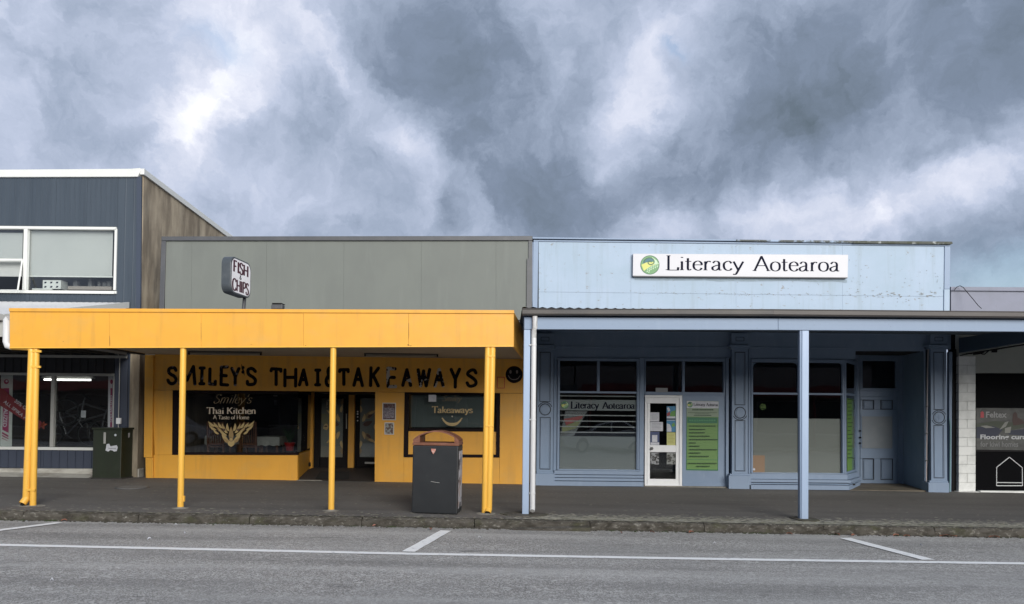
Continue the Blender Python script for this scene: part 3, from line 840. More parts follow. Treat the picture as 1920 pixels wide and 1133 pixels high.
# open awning sash
sash = MB()
P00, P10, P11, P01 = W(-146, 489, YL - .03), W(41.5, 489, YL - .03), W(33, 545, YL - .33), W(-160, 545, YL - .33)
def bar(mb, a, b, w=.035): mb.tube([a, b], w * .62, 4)
bar(sash, P00, P10); bar(sash, P10, P11); bar(sash, P01, P11); bar(sash, P00, P01)
sash.build('sash', white_trim, uw)
mb = MB(); mb.face([P00, P10, P11, P01]); mb.build('pane', glass_m, uw)
bl = pxpart('roller_blind', (51, 433, 211, 518), YL + .16, .004, blind_m, cl)
pxpart('blind_rail', (51, 517.6, 211, 519.8), YL + .15, .025, white_trim, bl)
bl2 = pxpart('roller_blind', (-148, 436, 42, 518), YL + .16, .004, blind_m, cl)
pxpart('sill', (-150, 545, 214, 549.5), YL - .06, .03, white_trim, uw, .003)

# box of bottles and pile on the upstairs sill
def stand(name, rect, Y, t, mat, label, cat, bevel=.003, group=None):
    b_ = W((rect[0] + rect[2]) / 2, rect[3], Y)
    o = MB().pxb(*rect, Y, t).build(name, mat, None, bevel, loc=b_); return tag(o, label, cat, group)


bx = stand('carton', (80, 525.5, 114, 542), YL + .25, .28, white_trim, 'white carton with six dark marks on the upstairs window sill', 'box')
for i in range(3):
    for j in range(2):
        mb = MB(); x = 85 + i * 11; y = 530 + j * 8
        flat(mb, [(x - 2.6, y + 1.6), (x - 1, y - 1.6), (x + 2.8, y - 1.6), (x + 1.4, y + 1.6)], YL + .25, .002); mb.build('mark', ink, bx)
stand('paper_pile', (60, 541, 97, 543.8), YL + .18, .05, white_trim, 'flat white papers lying by the carton on the upstairs sill', 'paper')
shf = thing('shelf_unit', 'pale wooden ledge with small grey boxes behind the upstairs window', 'shelf', W(170, 543, YL + .45))
MB().pxb(127, 537, 209, 543.5, YL + .45, .3).build('shelf', M('pale_ledge', (.33, .29, .26), .7), shf)
for (x, w, h) in ((137, 8, 10), (165, 7, 14), (183, 5, 9), (192, 6, 8), (200, 7, 11)):
    MB().pxb(x, 537 - h, x + w, 536.9, YL + .5, .12).build('box', M('grey_box', (.14, .14, .14), .7), shf)
MB().box(-14, xs_ - .25, YL + 1.8, YL + 1.9, zf, ztop - .3).build('inner_wall', M('upstairs_wall', (.16, .16, .16), .8), cl)

# lower shopfront
YS = 17.5
for a, b in zip([-190, -95, 0, 95, 205], [-95, 0, 95, 205, 222]):
    ribbed('cladding_sheet', Xc(a, YS) + .003, Xc(b, YS) - .003, W(100, 699, YS).z, W(100, 655, YS).z, YS, black_clad, cl, .19, .03, .02)
for a, b in zip([-190, -95, 0, 95], [-95, 0, 95, 205]):
    ribbed('cladding_sheet', Xc(a, YS) + .003 - .05, Xc(b, YS) - .003 - .05, W(100, 878, YS).z, W(100, 843, YS).z, YS, clad_low, cl, .19, .03, .02)
MB().px([(-200, 877.5), (260, 879.5), (260, 905), (-200, 905)], YS - .03, .25).build('plinth', plinth_m, cl, .01)
mb = MB(); mb.hexa([(-14, 17.1, .2), (Xc(172, 17.1), 17.1, .15), (Xc(172, 17.1), 17.1, .262), (-14, 17.1, .30)], [(-14, YS - .03, .2), (Xc(172, 17.1), YS - .03, .15), (Xc(172, 17.1), YS - .03, .33), (-14, YS - .03, .37)])
mb.build('step', plinth_m, cl, .01)
MB().px([(215.5, 660), (240, 660), (236, 893), (211, 893)], YS - .07, .3).build('corner_pier', clad_low, cl, .004)
MB().px([(240.5, 660), (250, 660), (247, 893), (237, 893)], YS - .04, .3).build('corner_flashing', M('corner_flashing', (.033, .045, .07), .5), cl)
sw = MB().frame((-150, 699, 215.5, 843), (-150, 703.5, 211, 838), YS - .02, .1).build('window', grey_alu, cl, .003)
pxpart('sill', (-150, 838.2, 214, 843.4), YS - .05, .08, white_trim, sw, .003)
pxpart('mullion', (94.5, 703.6, 101, 838), YS - .022, .09, grey_alu, sw, .003)
pxpart('pane', (-150, 703.6, 94, 838), YS + .045, .005, glass_m, sw)
pxpart('pane', (101.5, 703.6, 211, 838), YS + .045, .005, glass_m, sw)
# room behind
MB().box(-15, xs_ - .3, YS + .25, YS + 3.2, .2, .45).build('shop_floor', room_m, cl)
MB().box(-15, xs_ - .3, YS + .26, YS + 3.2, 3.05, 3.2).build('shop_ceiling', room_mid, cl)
# lit tube in the shop
lt = thing('ceiling_tube_light', 'long lit fluorescent tube under the ceiling of the bicycle shop', 'light', W(128, 712, YS + 2))
MB().tube([W(83, 712, YS + 1.6), W(170, 712.6, YS + 1.6)], .022, 8).build('tube', tube_lit, lt)
MB().hexa([W(78, 709, YS + 1.62) + Vector((0, 0, .0)), W(175, 709.5, YS + 1.62), W(175, 705.5, YS + 1.62), W(78, 705, YS + 1.62)], [W(78, 709, YS + 1.62) + Vector((0, .1, 0)), W(175, 709.5, YS + 1.62) + Vector((0, .1, 0)), W(175, 705.5, YS + 1.62) + Vector((0, .1, 0)), W(78, 705, YS + 1.62) + Vector((0, .1, 0))]).build('housing', grey_alu, lt)

# banners in the window
YB = YS + .12


def banner_blank(name, pts, mat, label, cat='banner', Y=YB):
    o = MB().px(pts, Y, .006).build(name, mat, None, loc=W(pts[0][0], pts[0][1], Y)); return tag(o, label, cat)


ban = banner_blank('window_banner', [(2, 701), (24, 701), (22, 838), (0, 838)], M('banner_white', (.36, .38, .36), .7), 'white upright banner with magenta stripes and round badge at far left window')
mb = MB(); disc(mb, 12, 716, 4.6, YB, .002); mb.build('badge', magenta, ban)
mb = MB(); disc(mb, 12.6, 715, 2.0, YB, .003); mb.build('badge_mark', sign_white, ban)
mb = MB(); flat(mb, [(6.5, 728), (17.5, 728), (16.2, 812), (4.6, 806)], YB, .002)
for k in range(3):
    y = 810 + k * 5.5
    flat(mb, [(4.2, y), (16, y + 6.5), (15.8, y + 10 - k * 1.6), (4.0, y + 3.5 - k * 1.0)], YB, .002)
mb.build('stripe', magenta, ban)
print_text('SPECIALIZED', -19, 41, 767, 775, YB, sign_white, 'lettering', ban, rot=R(94), out=.0035, bold=.02)
ban2 = banner_blank('window_banner', [(203, 702), (211.5, 702), (210.5, 802), (202, 802)], M('banner_grey', (.45, .44, .47), .7), 'narrow white and maroon upright banner at right edge of the bicycle shop window')
mb = MB(); flat(mb, [(207.2, 728), (210.8, 728), (210.2, 801), (206.5, 801)], YB, .002); mb.build('stripe', magenta, ban2)
mb = MB(); disc(mb, 209, 716, 2.4, YB, .002, 16, 0, 4.4); mb.build('badge', magenta, ban2)
print_text('SPECIALIZED', 183.2, 233.8, 764.5, 769, YB, sign_white, 'lettering', ban2, rot=R(-89), out=.0035, bold=.02)
ban3 = banner_blank('sale_banner', [(-20, 733), (4, 728), (78, 792), (74, 806), (-20, 748)], red_banner, 'dark red sale banner hanging slantwise across the bicycle shop window', Y=YB - .05)
print_text('30% OFF', 25, 60, 758, 765, YB - .05, sign_white, 'lettering', ban3, rot=R(37), bold=.01)
print_text('ALL SPIKA A', 2, 56, 766, 772, YB - .05, sign_white, 'lettering', ban3, rot=R(38), bold=.01)


# a mountain bike hung up in the shop, another behind
def bicycle(name, x, y, sc, Y, label, flip=1):
    """x, y: pixel of the bottom bracket, sc pixels per metre"""
    b = thing(name, label, 'bicycle', W(x, y, Y))
    def p(dx, dz, dy=0):
        q = W(x, y, Y); return q + Vector((dx * flip, dy, dz))
    def tubes(nm, segs, r, mat):
        mb = MB()
        for s_ in segs: mb.tube([p(*q) for q in s_], r, 8)
        return mb.build(nm, mat, b)
    tubes('frame', [((0, 0), (-.18, .48)), ((-.15, .42), (.42, .55)), ((0, 0), (.44, .46)), ((.43, .60), (.45, .42)), ((0, 0), (-.42, .02)), ((-.15, .42), (-.42, .02))], .022, bike_m)
    tubes('fork', [((.45, .44), (.60, .02))], .02, bike_m)
    tubes('handlebar', [((.38, .66, -.33), (.42, .66), (.38, .66, .33))], .016, tyre_m)
    tubes('seat', [((-.32, .60), (-.20, .60), (-.06, .59))], .035, tyre_m)
    tubes('seat_post', [((-.18, .48), (-.20, .60))], .014, bike_m)
    tubes('crank', [((0, 0, -.05), (.15, -.08, -.05)), ((0, 0, .05), (-.15, .08, .05))], .012, bike_m)
    for wx in (-.42, .60):
        mb = MB(); mb.tube([p(wx + .33 * math.cos(k * math.pi / 12), .02 + .33 * math.sin(k * math.pi / 12)) for k in range(25)], .028, 8, cap=False); w = mb.build('wheel', tyre_m, b)
        mb = MB(); mb.tube([p(wx + .30 * math.cos(k * math.pi / 12), .02 + .30 * math.sin(k * math.pi / 12)) for k in range(25)], .008, 6, cap=False); mb.build('rim', bike_m, w)
        mb = MB()
        for k in range(12): mb.tube([p(wx, .02), p(wx + .3 * math.cos(k * math.pi / 6), .02 + .3 * math.sin(k * math.pi / 6))], .002, 4)
        mb.build('spokes', bike_m, w)
    return b


bk = bicycle('mountain_bike', 150, 790, 75, YS + .8, 'grey mountain bike with slanting frame hung in the bicycle shop window')
bk.rotation_euler = (0, R(30), 0)
bicycle('mountain_bike', 125, 815, 75, YS + 1.5, 'dark bicycle standing low behind the hung mountain bike')
stand('price_card', (152, 770, 161, 783), YS + .7, .004, paper, 'small white price card on the hung bicycle frame', 'card', 0)
rt = MB()
for (a, l, w) in ((20, 9, 4), (70, 8, 4), (130, 9, 4), (200, 8, 4), (290, 8, 5)): leafshape(rt, 80, 798, R(a), l, w, YS + .35, 0)
o = rt.build('paper_flower', M('coral_paper', (.55, .12, .07), .7), None, loc=W(80, 798, YS + .35)); tag(o, 'coral red star shaped decoration low in the bicycle shop window', 'decoration')

# conduit and switch box on the pier
cn = thing('conduit', 'thin pale conduit with small white switch box on the navy corner pier', 'conduit', W(222, 800, YS - .1))
MB().tube([W(215, 663, YS - .12), W(221, 664, YS - .12), W(224.5, 670, YS - .12), W(224, 720, YS - .12), W(221.8, 803, YS - .12)], .011, 8).build('pipe', grey_alu, cn)
MB().pxb(217.5, 784, 226, 795, YS - .15, .06).build('box', white_alu, cn, .004)

# white corrugated awning over the left footpath
zb, zf2 = W(120, 567.5, YL).z, 3.50
aw = thing('shop_awning', 'white corrugated awning sloping from the blue shop behind the yellow canopy', 'awning', (-11.5, YL, zb))
mb = MB(); n = 74; x0, x1 = -14.5, Xc(243, YL); ya = 13.1
for k in range(n):
    xa = x0 + (x1 - x0) * k / n; xb = x0 + (x1 - x0) * (k + 1) / n
    ha = .012 * (k % 2); hb = .012 * ((k + 1) % 2)
    mb.face([(xa, ya, zf2 + ha), (xb, ya, zf2 + hb), (xb, YL - .03, zb + hb), (xa, YL - .03, zb + ha)])
mb.build('roofing', white_roof, aw, fix=False)
MB().hexa([(x1 - .02, ya, zf2 + .02), (x1 + .03, ya, zf2 + .02), (x1 + .03, ya, zf2 - .12), (x1 - .02, ya, zf2 - .12)][::-1], [(x1 - .02, YL - .03, zb + .02), (x1 + .03, YL - .03, zb + .02), (x1 + .03, YL - .03, zb - .12), (x1 - .02, YL - .03, zb - .12)][::-1]).build('barge', white_trim, aw)
MB().box(x0, x1 + .03, ya - .12, ya - .002, zf2 - .10, zf2 + .02).build('gutter', white_trim, aw, .01)
MB().box(x0, x1 + .02, ya, ya + .05, 3.12, zf2 - .11).build('fascia', grey_alu, aw)
MB().box(x0, x1 + .02, ya + .06, YL + .05, 3.20, 3.24).build('lining', M('awning_lining', (.05, .045, .04), .8), aw)
for k in range(9):
    t = k / 8
    x = -12.0 + k * .42
    MB().box(x, x + .05, ya + .1, YL - .1, 3.12, 3.198).build('rafter', M('awning_lining', (.05, .045, .04), .8), aw)
MB().box(x0, x1 + .01, YL - .06, YL - .02, 3.05, 3.11).build('trim', grey_alu, aw)

# green service cabinet with stickers
def oriented_box(name, a, b, dvec, z0a, z0b, zt, mat, parent, bevel=.01):
    A = [Vector((a.x, a.y, z0a)), Vector((b.x, b.y, z0b)), Vector((b.x, b.y, zt)), Vector((a.x, a.y, zt))]
    return MB().hexa(A, [p + dvec for p in A]).build(name, mat, parent, bevel)


ca, cb = W(172.5, 895, 16.98), W(226, 898, 16.98)
cab = thing('service_cabinet', 'dark green metal service cabinet with torn white stickers beside the yellow shop', 'cabinet', (ca.x, 17, ca.z))
cz = W(200, 806, 16.98).z
oriented_box('body', ca, cb, Vector((.03, .45, 0)), .20, .20, cz, cab_m, cab, .012)
lid = MB(); A = [(ca.x - .02, 16.95, cz + .001), (cb.x + .02, 16.95, cz + .001), (cb.x + .02, 16.95, cz + .045), (ca.x - .02, 16.95, cz + .045)]
lid.hexa(A, [(p[0] + .03, 17.46, p[2]) for p in A]).build('lid', cab_m, cab, .01)
oriented_box('plinth', ca + Vector((-.03, -.02, 0)), cb + Vector((.03, -.02, 0)), Vector((.03, .5, 0)), .10, .10, .285, M('cabinet_base', (.03, .028, .025), .9), cab, .02)
dr = MB().pxb(176, 812, 223, 886, 16.976, .006).build('door', cab_m, cab, .002)
MB().pxb(194, 811, 198, 832, 16.955, .02).build('handle', grey_alu, dr, .003)
mb = MB()
flat(mb, [(198, 845), (200, 833), (205, 832), (207, 837), (219, 835), (221, 839), (219, 846), (214, 847), (211, 845), (207, 844), (203, 847)], 16.97, .002)
disc(mb, 216.5, 816, 2.3, 16.97, .002, 9)
mb.build('sticker', paper, cab)
mb = MB()
for k in range(6): flat(mb, [(204 + k * 2.3, 840 + k % 2 * .4), (205.4 + k * 2.3, 840), (205.4 + k * 2.3, 842.4), (204 + k * 2.3, 842.6)], 16.97, .004)
mb.build('sticker_print', text_grey, cab)
st_ = MB(); px_ = cb.x + .036
st_.face([(px_, 17.2, 1.30), (px_, 17.28, 1.31), (px_, 17.27, 1.21), (px_, 17.21, 1.19)]); st_.build('sticker', paper, cab)

# ================================================================ MIDDLE: grey and yellow takeaway shop
YM = 17.4
ts = thing('takeaway_shop', 'single storey takeaway shop with yellow front and grey green parapet', 'building', (W(640, 905, YM).x, YM, 0))
# parapet of big sheets with thin joints
pj = [310.5, 360, 500, 645, 790, 930, 992]
for a, b in zip(pj, pj[1:]):
    MB().px([(a + .1, 451), (b - .1, 451), (b - .1 - 2.2 * (960 - b) / 700 * .9, 600), (a + .1 - 2.2 * (960 - a) / 700 * .9, 600)], YM + random.uniform(0, .002), .05).build('parapet_panel', grey_panel, ts, .0008)
MB().px([(311, 452), (992, 451.5), (990, 606), (307, 606)], YM + .06, .2).build('parapet_backing', cap_dark, ts)
MB().px([(302.5, 443.5), (998.5, 442.5), (998.5, 450.8), (302.5, 451.2)], YM - .05, .36).build('parapet_cap', cap_dark, ts, .006)
MB().px([(302.5, 451.4), (311, 451.4), (306.5, 606), (297.5, 606)], YM - .03, .2).build('parapet_edge', cap_dark, ts, .004)
MB().px([(991, 451), (998.3, 451), (997.5, 606), (990, 606)], YM - .03, .2).build('parapet_edge', cap_dark, ts, .004)
MB().px([(988.2, 485), (991.5, 485), (990.5, 606), (987.2, 606)], YM - .045, .04).build('flashing', cap_dark, ts)
L0, R0 = W(303, 500, YM).x, W(998, 500, YM).x
MB().hexa([(L0, YM + .3, 4.6), (R0, YM + .3, 4.6), (R0, YM + .3, 4.7), (L0, YM + .3, 4.7)], [(L0, 26, 4.0), (R0, 26, 4.0), (R0, 26, 4.1), (L0, 26, 4.1)]).build('roof', iron_roof, ts)
MB().box(L0, L0 + .15, YM + .32, 26, -.3, 4.0).build('side_wall', concrete_side, ts)
MB().box(R0 - .15, R0, YM + .32, 26, -.3, 4.0).build('side_wall', concrete_side, ts)
MB().box(L0 + .16, R0 - .16, 25.8, 26, -.3, 4.0).build('rear_wall', concrete_side, ts)

# sign band and wall pieces
band = MB().px([(290.5, 660), (990, 660), (990, 737.5), (287, 731.2), (288.5, 690)], YM, .12).build('sign_band', yellow, ts, .004)
MB().px([(290.5, 655), (990, 655), (990, 661), (290.5, 660)], YM + .02, .12).build('wall_head', yellow, ts)
MB().px([(271.5, 666), (287.5, 666), (285, 858), (269.5, 858)], YM - .06, .4).build('pilaster', yellow, ts, .006)
MB().px([(272.5, 858.4), (286.5, 858.4), (287.5, 897), (273, 897)], YM - .04, .38).build('pilaster_foot', yellow, ts, .006)
MB().px([(286, 732), (323.5, 732), (322.5, 853), (290, 853)], YM + .005, .12).build('wall', yellow, ts)
wl = MB()
wl.px([(288, 853.2), (558, 853.8), (558, 904), (289, 903)], YM + .005, .12)
wl.build('stall_riser', yellow, ts, .003)
# facet and splay going back to the door
def upright(name, a, b, y0, y1, Ya, Yb, mat, parent, t=.1):
    """wall running from pixel column a at depth Ya to column b at depth Yb, between heights given at the near end"""
    za, zb = W(a, y0, Ya).z, W(a, y1, Ya).z
    A, B = W(a, 800, Ya), W(b, 800, Yb)
    d = (B - A); d.z = 0; d.normalize(); nrm = Vector((-d.y, d.x, 0)) * t
    return MB().hexa([(A.x, A.y, zb), (B.x, B.y, zb), (B.x, B.y, za), (A.x, A.y, za)],
                     [(A.x + nrm.x, A.y + nrm.y, zb), (B.x + nrm.x, B.y + nrm.y, zb), (B.x + nrm.x, B.y + nrm.y, za), (A.x + nrm.x, A.y + nrm.y, za)]).build(name, mat, parent)


upright('stall_riser', 558.3, 583, 853.8, 910, YM + .005, 19.8, yellow, ts)
MB().pxb(535, 854.5, 557.6, 901, YM - .008, .012).build('patch_board', yellow, ts, .002)
# the restaurant window: dark frame, glass, corner return
w1 = thing_w1 = MB().px([(323.8, 732.3), (333, 732.3), (331.5, 853), (322.8, 853)], YM - .01, .12)
w1.px([(333.2, 732.3), (558, 733.5), (558, 738.5), (333.2, 737)], YM - .01, .12)
w1.px([(331.7, 848.4), (558, 849), (558, 853.6), (331.5, 853)], YM - .01, .12)
w1 = w1.build('window', black_frame, ts, .003)
MB().pxb(333.4, 737.5, 465, 848.2, YM + .05, .005).build('pane', glass_dk, w1)
MB().pxb(466, 737.5, 557.8, 848.2, YM + .05, .005).build('pane', glass_dk, w1)
upright('pane', 558.2, 582.5, 737, 848.8, YM + .02, 19.7, glass_dk, w1, .006)
upright('window_head', 558.2, 583, 730, 737, YM + .02, 19.7, black_frame, w1, .1)
MB().pxb(581.8, 736, 586.8, 880, 19.65, .12).build('door_jamb', yellow, ts, .004)
# head over the recess
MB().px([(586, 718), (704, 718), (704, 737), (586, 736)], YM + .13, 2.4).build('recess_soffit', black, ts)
# recess back wall with two doors
YD = 19.8
MB().pxb(587, 733, 600, 880, YD, .1).build('door_frame', black, ts)
MB().pxb(600.2, 733, 646, 741.5, YD, .1).build('door_frame', black, ts)
MB().pxb(646.2, 733, 652.6, 880, YD, .1).build('door_frame', black, ts)
MB().pxb(652.8, 733, 664, 877.5, YD - .12, .2).build('mullion_post', yellow, ts, .005)
MB().pxb(664.2, 733, 668, 880, YD, .1).build('door_frame', black, ts)
MB().pxb(668.2, 733, 715, 742, YD, .1).build('door_frame', black, ts)


def leafdoor(x0, x1, gx0, gx1, label):
    d = MB().frame((x0, 741.8, x1, 877), (gx0, 747, gx1, 857.5), YD + .02, .05).build('door', black, ts, .003)
    tag(d, label)
    f = MB().pxb(gx0 + .2, 747.2, gx1 - .2, 857.3, YD + .05, .006).build('pane', frost_warm, d)
    MB().pxb(gx0 + .2, 747.2, gx1 - .2, 857.3, YD + .044, .004).build('glass', glass_m, d)
    return d


d1 = leafdoor(600.4, 646, 601.5, 643.2, 'black framed frosted door with gold lotus, left of the narrow yellow post')
d2 = leafdoor(668.2, 716, 674.5, 713, 'black framed frosted door with gold lotus, right of the narrow yellow post')
YG = YD + .035
og = [gold_dim, gold, M('ornament_brown', (.09, .05, .04), .6)]


def lotus(cx, side, parent, clipx=None):
    mb = MB(); k = 0
    spec = [(0, -40, 100, 26, 7, 0), (0, -26, 80, 20, 5, 1), (8, -16, 28, 26, 11, 0), (12, -17, 20, 17, 5, 2), (6, 14, -28, 27, 11, 0), (10, 15, -22, 17, 5, 2),
            (0, 26, -80, 20, 5, 1), (0, 40, -100, 24, 7, 0), (4, -4, 0, 24, 9, 2), (24, 0, 0, 14, 12, 1), (3, -9, 55, 20, 6, 1), (3, 9, -55, 20, 6, 1), (26, 0, 20, 9, 3, 2), (14, -24, 8, 20, 5, 1), (14, 24, -8, 20, 5, 1)]
    for (dx, dy, an, ln, wd, m) in spec:
        a = R(an) if side > 0 else math.pi - R(an)
        leafshape(mb, cx + side * dx, 800 + dy, a, ln * .8, wd, YG, .002 + .0003 * k, m, .35 * (1 if dy < 0 else -1) * side); k += 1
    return mb.build('ornament', og, parent)


o1 = lotus(640, -1, d1); o2 = lotus(676.5, 1, d2)
# keep the ornaments inside their glass
mb = MB(); flat(mb, [(602.5, 776), (615, 776), (616, 803), (612, 806), (602.5, 790)], YG, .0015); mb.build('ornament', M('ornament_dull_olive', (.15, .15, .09), .6), d1)
pl = MB()
for (x, y, w_, h_) in ((612, 752, 1, 9), (613, 750, 5, 1.2), (613.6, 754, 1, 6), (612, 763, 3, 1)): flat(pl, [(x, y), (x + w_, y), (x + w_, y + h_), (x, y + h_)], YG, .002)
pl.build('shop_print', gold_pale, d1)
hd = MB(); hd.tube([W(649.5, 776, YD - .06), W(649.5, 804, YD - .06)], .012, 8)
hd.tube([W(649.5, 778, YD - .06), W(649.5, 778, YD)], .008, 6); hd.tube([W(649.5, 802, YD - .06), W(649.5, 802, YD)], .008, 6)
hd.build('handle', grey_alu, d1)
mb = MB()
for y, r_ in ((772, 1.5), (776.5, 1.6), (782, 1.4), (789, 1.3)): disc(mb, 670.6, y, r_, YD + .01, .004, 10)
mb.build('lock_disc', white_alu, d2)
mt = MB().pxb(684, 866.5, 704, 870, YD - .3, .02); mt.build('kick_strip', grey_alu, d2)
# recess floor (ramps up to the doors) and mat
fl = MB(); a, b = W(583, 900, YM + .01), W(704, 900, YM + .01)
zf_d = W(620, 877, YD).z
fl.face([(a.x - .6, YM + .02, ground_z(a.x, YM) + .008), (b.x, YM + .02, ground_z(b.x, YM) + .008), (b.x, YD + .02, zf_d), (a.x - .6, YD + .02, zf_d)])
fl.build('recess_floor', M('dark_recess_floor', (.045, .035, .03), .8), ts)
mat_ = MB(); A = [G(596, 899, ground_z), G(640, 899, ground_z)]
sl_ = (zf_d - ground_z(a.x, YM)) / (YD - YM)
def rz(x, y): return ground_z(a.x, YM) + (y - YM) * sl_ + .02
mat_.face([(x, y, rz(x, y)) for x, y in ((W(592, 890, 17.6).x, 17.6), (W(655, 890, 17.6).x, 17.6), (W(655, 890, 18.9).x, 18.9), (W(600, 890, 18.9).x, 18.9))])
md = mat_.build('door_mat', M('mat_black', (.012, .012, .012), .95), None, loc=(W(620, 890, 18).x, 18, .4)); tag(md, 'flat black entrance mat on the floor between yellow shop doors and footpath', 'mat')
MB().hexa([(W(556, 900, YM).x, YM - .02, .19), (W(604, 900, YM).x, YM - .02, .19), (W(604, 900, YM).x, YM - .02, ground_z(-4.6, YM) + .012), (W(556, 900, YM).x, YM - .02, ground_z(-4.6, YM) + .012)],
          [(W(556, 900, YM).x + .1, YM + .05, .19), (W(600, 900, YM).x, YM + .05, .19), (W(600, 900, YM).x, YM + .05, ground_z(-4.6, YM) + .016), (W(556, 900, YM).x + .1, YM + .05, ground_z(-4.6, YM) + .016)]).build('threshold_strip', pale_conc, ts)
# right half of the wall, opening for the takeaway window
MB().px([(703.5, 735.5), (758.5, 736), (757, 857.5), (757, 912), (702.5, 908)], YM + .004, .14).build('wall', yellow, ts)
MB().px([(937.5, 737.7), (990, 738), (990, 914), (936.5, 913)], YM + .004, .14).build('wall', yellow, ts)
MB().px([(757.3, 857.5), (936.3, 858), (936.3, 913), (757.3, 912)], YM + .004, .14).build('wall', yellow, ts)
MB().px([(704.5, 735), (712, 735), (712, 905), (703.5, 903)], YM + .15, 2.3).build('recess_side', yellow, ts)
w2 = MB()
w2.px([(758.7, 736.2), (766, 736.2), (765, 852), (756.6, 857.5), (757.4, 800)], YM - .015, .1)
w2.px([(931, 737.5), (937.8, 737.7), (937, 858), (930.2, 852)], YM - .015, .1)
w2.px([(766.2, 736.4), (930.8, 737.4), (930.8, 740), (766.2, 739)], YM - .015, .1)
w2.px([(766, 803.5), (930.6, 804.5), (930.6, 809.5), (766, 808.3)], YM - .015, .1)
w2.px([(765.2, 852.2), (930, 852.8), (936.8, 858.2), (757, 857.6)], YM - .015, .1)
w2 = w2.build('window', black_frame, ts, .003)
MB().px([(766.2, 739.2), (930.8, 740.2), (930.6, 804.3), (766.2, 803.3)], YM + .03, .005).build('pane', glass_m, w2)
MB().px([(766, 808.6), (930.5, 809.7), (930, 852.6), (765.4, 852)], YM + .02, .06).build('apron_panel', yellow, w2, .003)
lb = MB().px([(770, 741), (926, 742), (926, 802), (770, 801)], YM + .35, .01).build('window_backing', M('dim_grey_green_blind', (.085, .105, .105), .7), ts)

# painted lettering, letter by letter (weathered ones show the old coat)
let = [('S', 312, 333, 686, 723, 1), ('M', 334, 368, 684, 723, 1), ('I', 370, 387, 687, 723, 1), ('L', 390, 407, 689, 724, 1), ('E', 411, 430, 685, 725, 1),
       ('Y', 431, 451, 688, 725, 1), ("'", 452, 459, 686, 701, 0), ('S', 460, 482, 688, 725, 0),
       ('T', 505, 530, 689, 724, 0), ('H', 531, 558, 690, 727, 0), ('A', 558, 579, 691, 725, 0), ('I', 587, 604, 691, 725, 0), ('&', 609, 628, 687, 727, 0),
       ('T', 633, 656, 690, 724, 0), ('A', 660, 683, 688, 726, 0), ('K', 692, 713, 687, 727, 0), ('E', 724, 745, 688, 728, 1), ('A', 752, 773, 690, 726, 1),
       ('W', 780, 808, 690, 727, 1), ('A', 812, 834, 690, 727, 1), ('Y', 842, 865, 690, 729, 0), ('S', 873, 896, 691, 728, 0)]
letter_w = M('letter_white_patch', (.006, .005, .008), .8, [((.50, .47, .44), (5, 5, 5), .54, .57, .9, 2)], spec=.1)
for ch, x0, x1, y0, y1, old in let:
    pad = 3.3
    o = W(x0 + pad, y1 - pad, YM); u = (W(x1 - pad, y1 - pad, YM) - o); v = Vector((0, 0, (W(x0, y0 + pad, YM) - W(x0, y1 - pad, YM)).z))
    adv, st_, _ = GL[ch]
    xs = [p[0] for k, ps in st_ for p in ps]; ys = [p[1] for k, ps in st_ for p in ps]
    xa, xb, ya_, yb_ = min(xs), max(xs), min(ys), max(ys)
    if xb - xa < .1: xa -= .1; xb += .1
    mb = MB(); uu = u / (xb - xa); vv = v / max(yb_ - ya_, .05)
    rw, rh = .078 / uu.length, .078 / vv.length
    pen = Pen(mb, o - uu * xa - vv * ya_, uu, vv, Vector((0, -1, 0)), rw, rh, 0, True)
    for k, ps in st_:
        j = [(px_ + random.uniform(-.02, .02), py_ + random.uniform(-.02, .02)) for px_, py_ in ps]
        pen.stroke(k, j)
    if ch == 'I':
        for yy in (0, 1): pen.stroke('k', [(.18 - .26, yy), (.18 + .26, yy)] if False else [(xa + .03, yy), (xb - .03, yy)])
    mb.build('letter', letter_w if (old and x0 > 700) else (letter_old if old else letter_m), band)
sm = MB(); disc(sm, 964, 702.5, 16, YM, .001, 36); sm = sm.build('smiley_face', letter_m, band)
mb = MB(); disc(mb, 957.2, 697.5, 2.2, YM, .002, 14, 0, 3.6); disc(mb, 969.4, 697.5, 2.2, YM, .002, 14, 0, 3.6); mb.build('eye', M('faded_eye', (.20, .17, .16), .6), sm)
o = W(964, 702.5, YM); q = (W(965, 702.5, YM) - o).x
mb = MB(); pen = Pen(mb, o, Vector((q, 0, 0)), Vector((0, 0, q)), Vector((0, -1, 0)), 1.5, 1.5, 0, True); pen.k = 30
pen.stroke('s', [(-11, -2), (-7, -7.5), (0, -9.5), (7, -7.5), (11, -2)]); mb.build('mouth', M('faded_eye', (.20, .17, .16), .6), sm)

# notice frames on the wall
def framed(name, r, label, cat, body, ink_rows=None, edge=white_trim, Y=YM, grp=None):
    t = thing(name, label, cat, W((r[0] + r[2]) / 2, r[3], Y))
    MB().frame(r, (r[0] + 1.3, r[1] + 1.3, r[2] - 1.3, r[3] - 1.3), Y - .03, .03).build('frame', edge, t, .002)
    MB().pxb(r[0] + 1.3, r[1] + 1.3, r[2] - 1.3, r[3] - 1.3, Y - .015, .012).build('sheet', body, t)
    return t


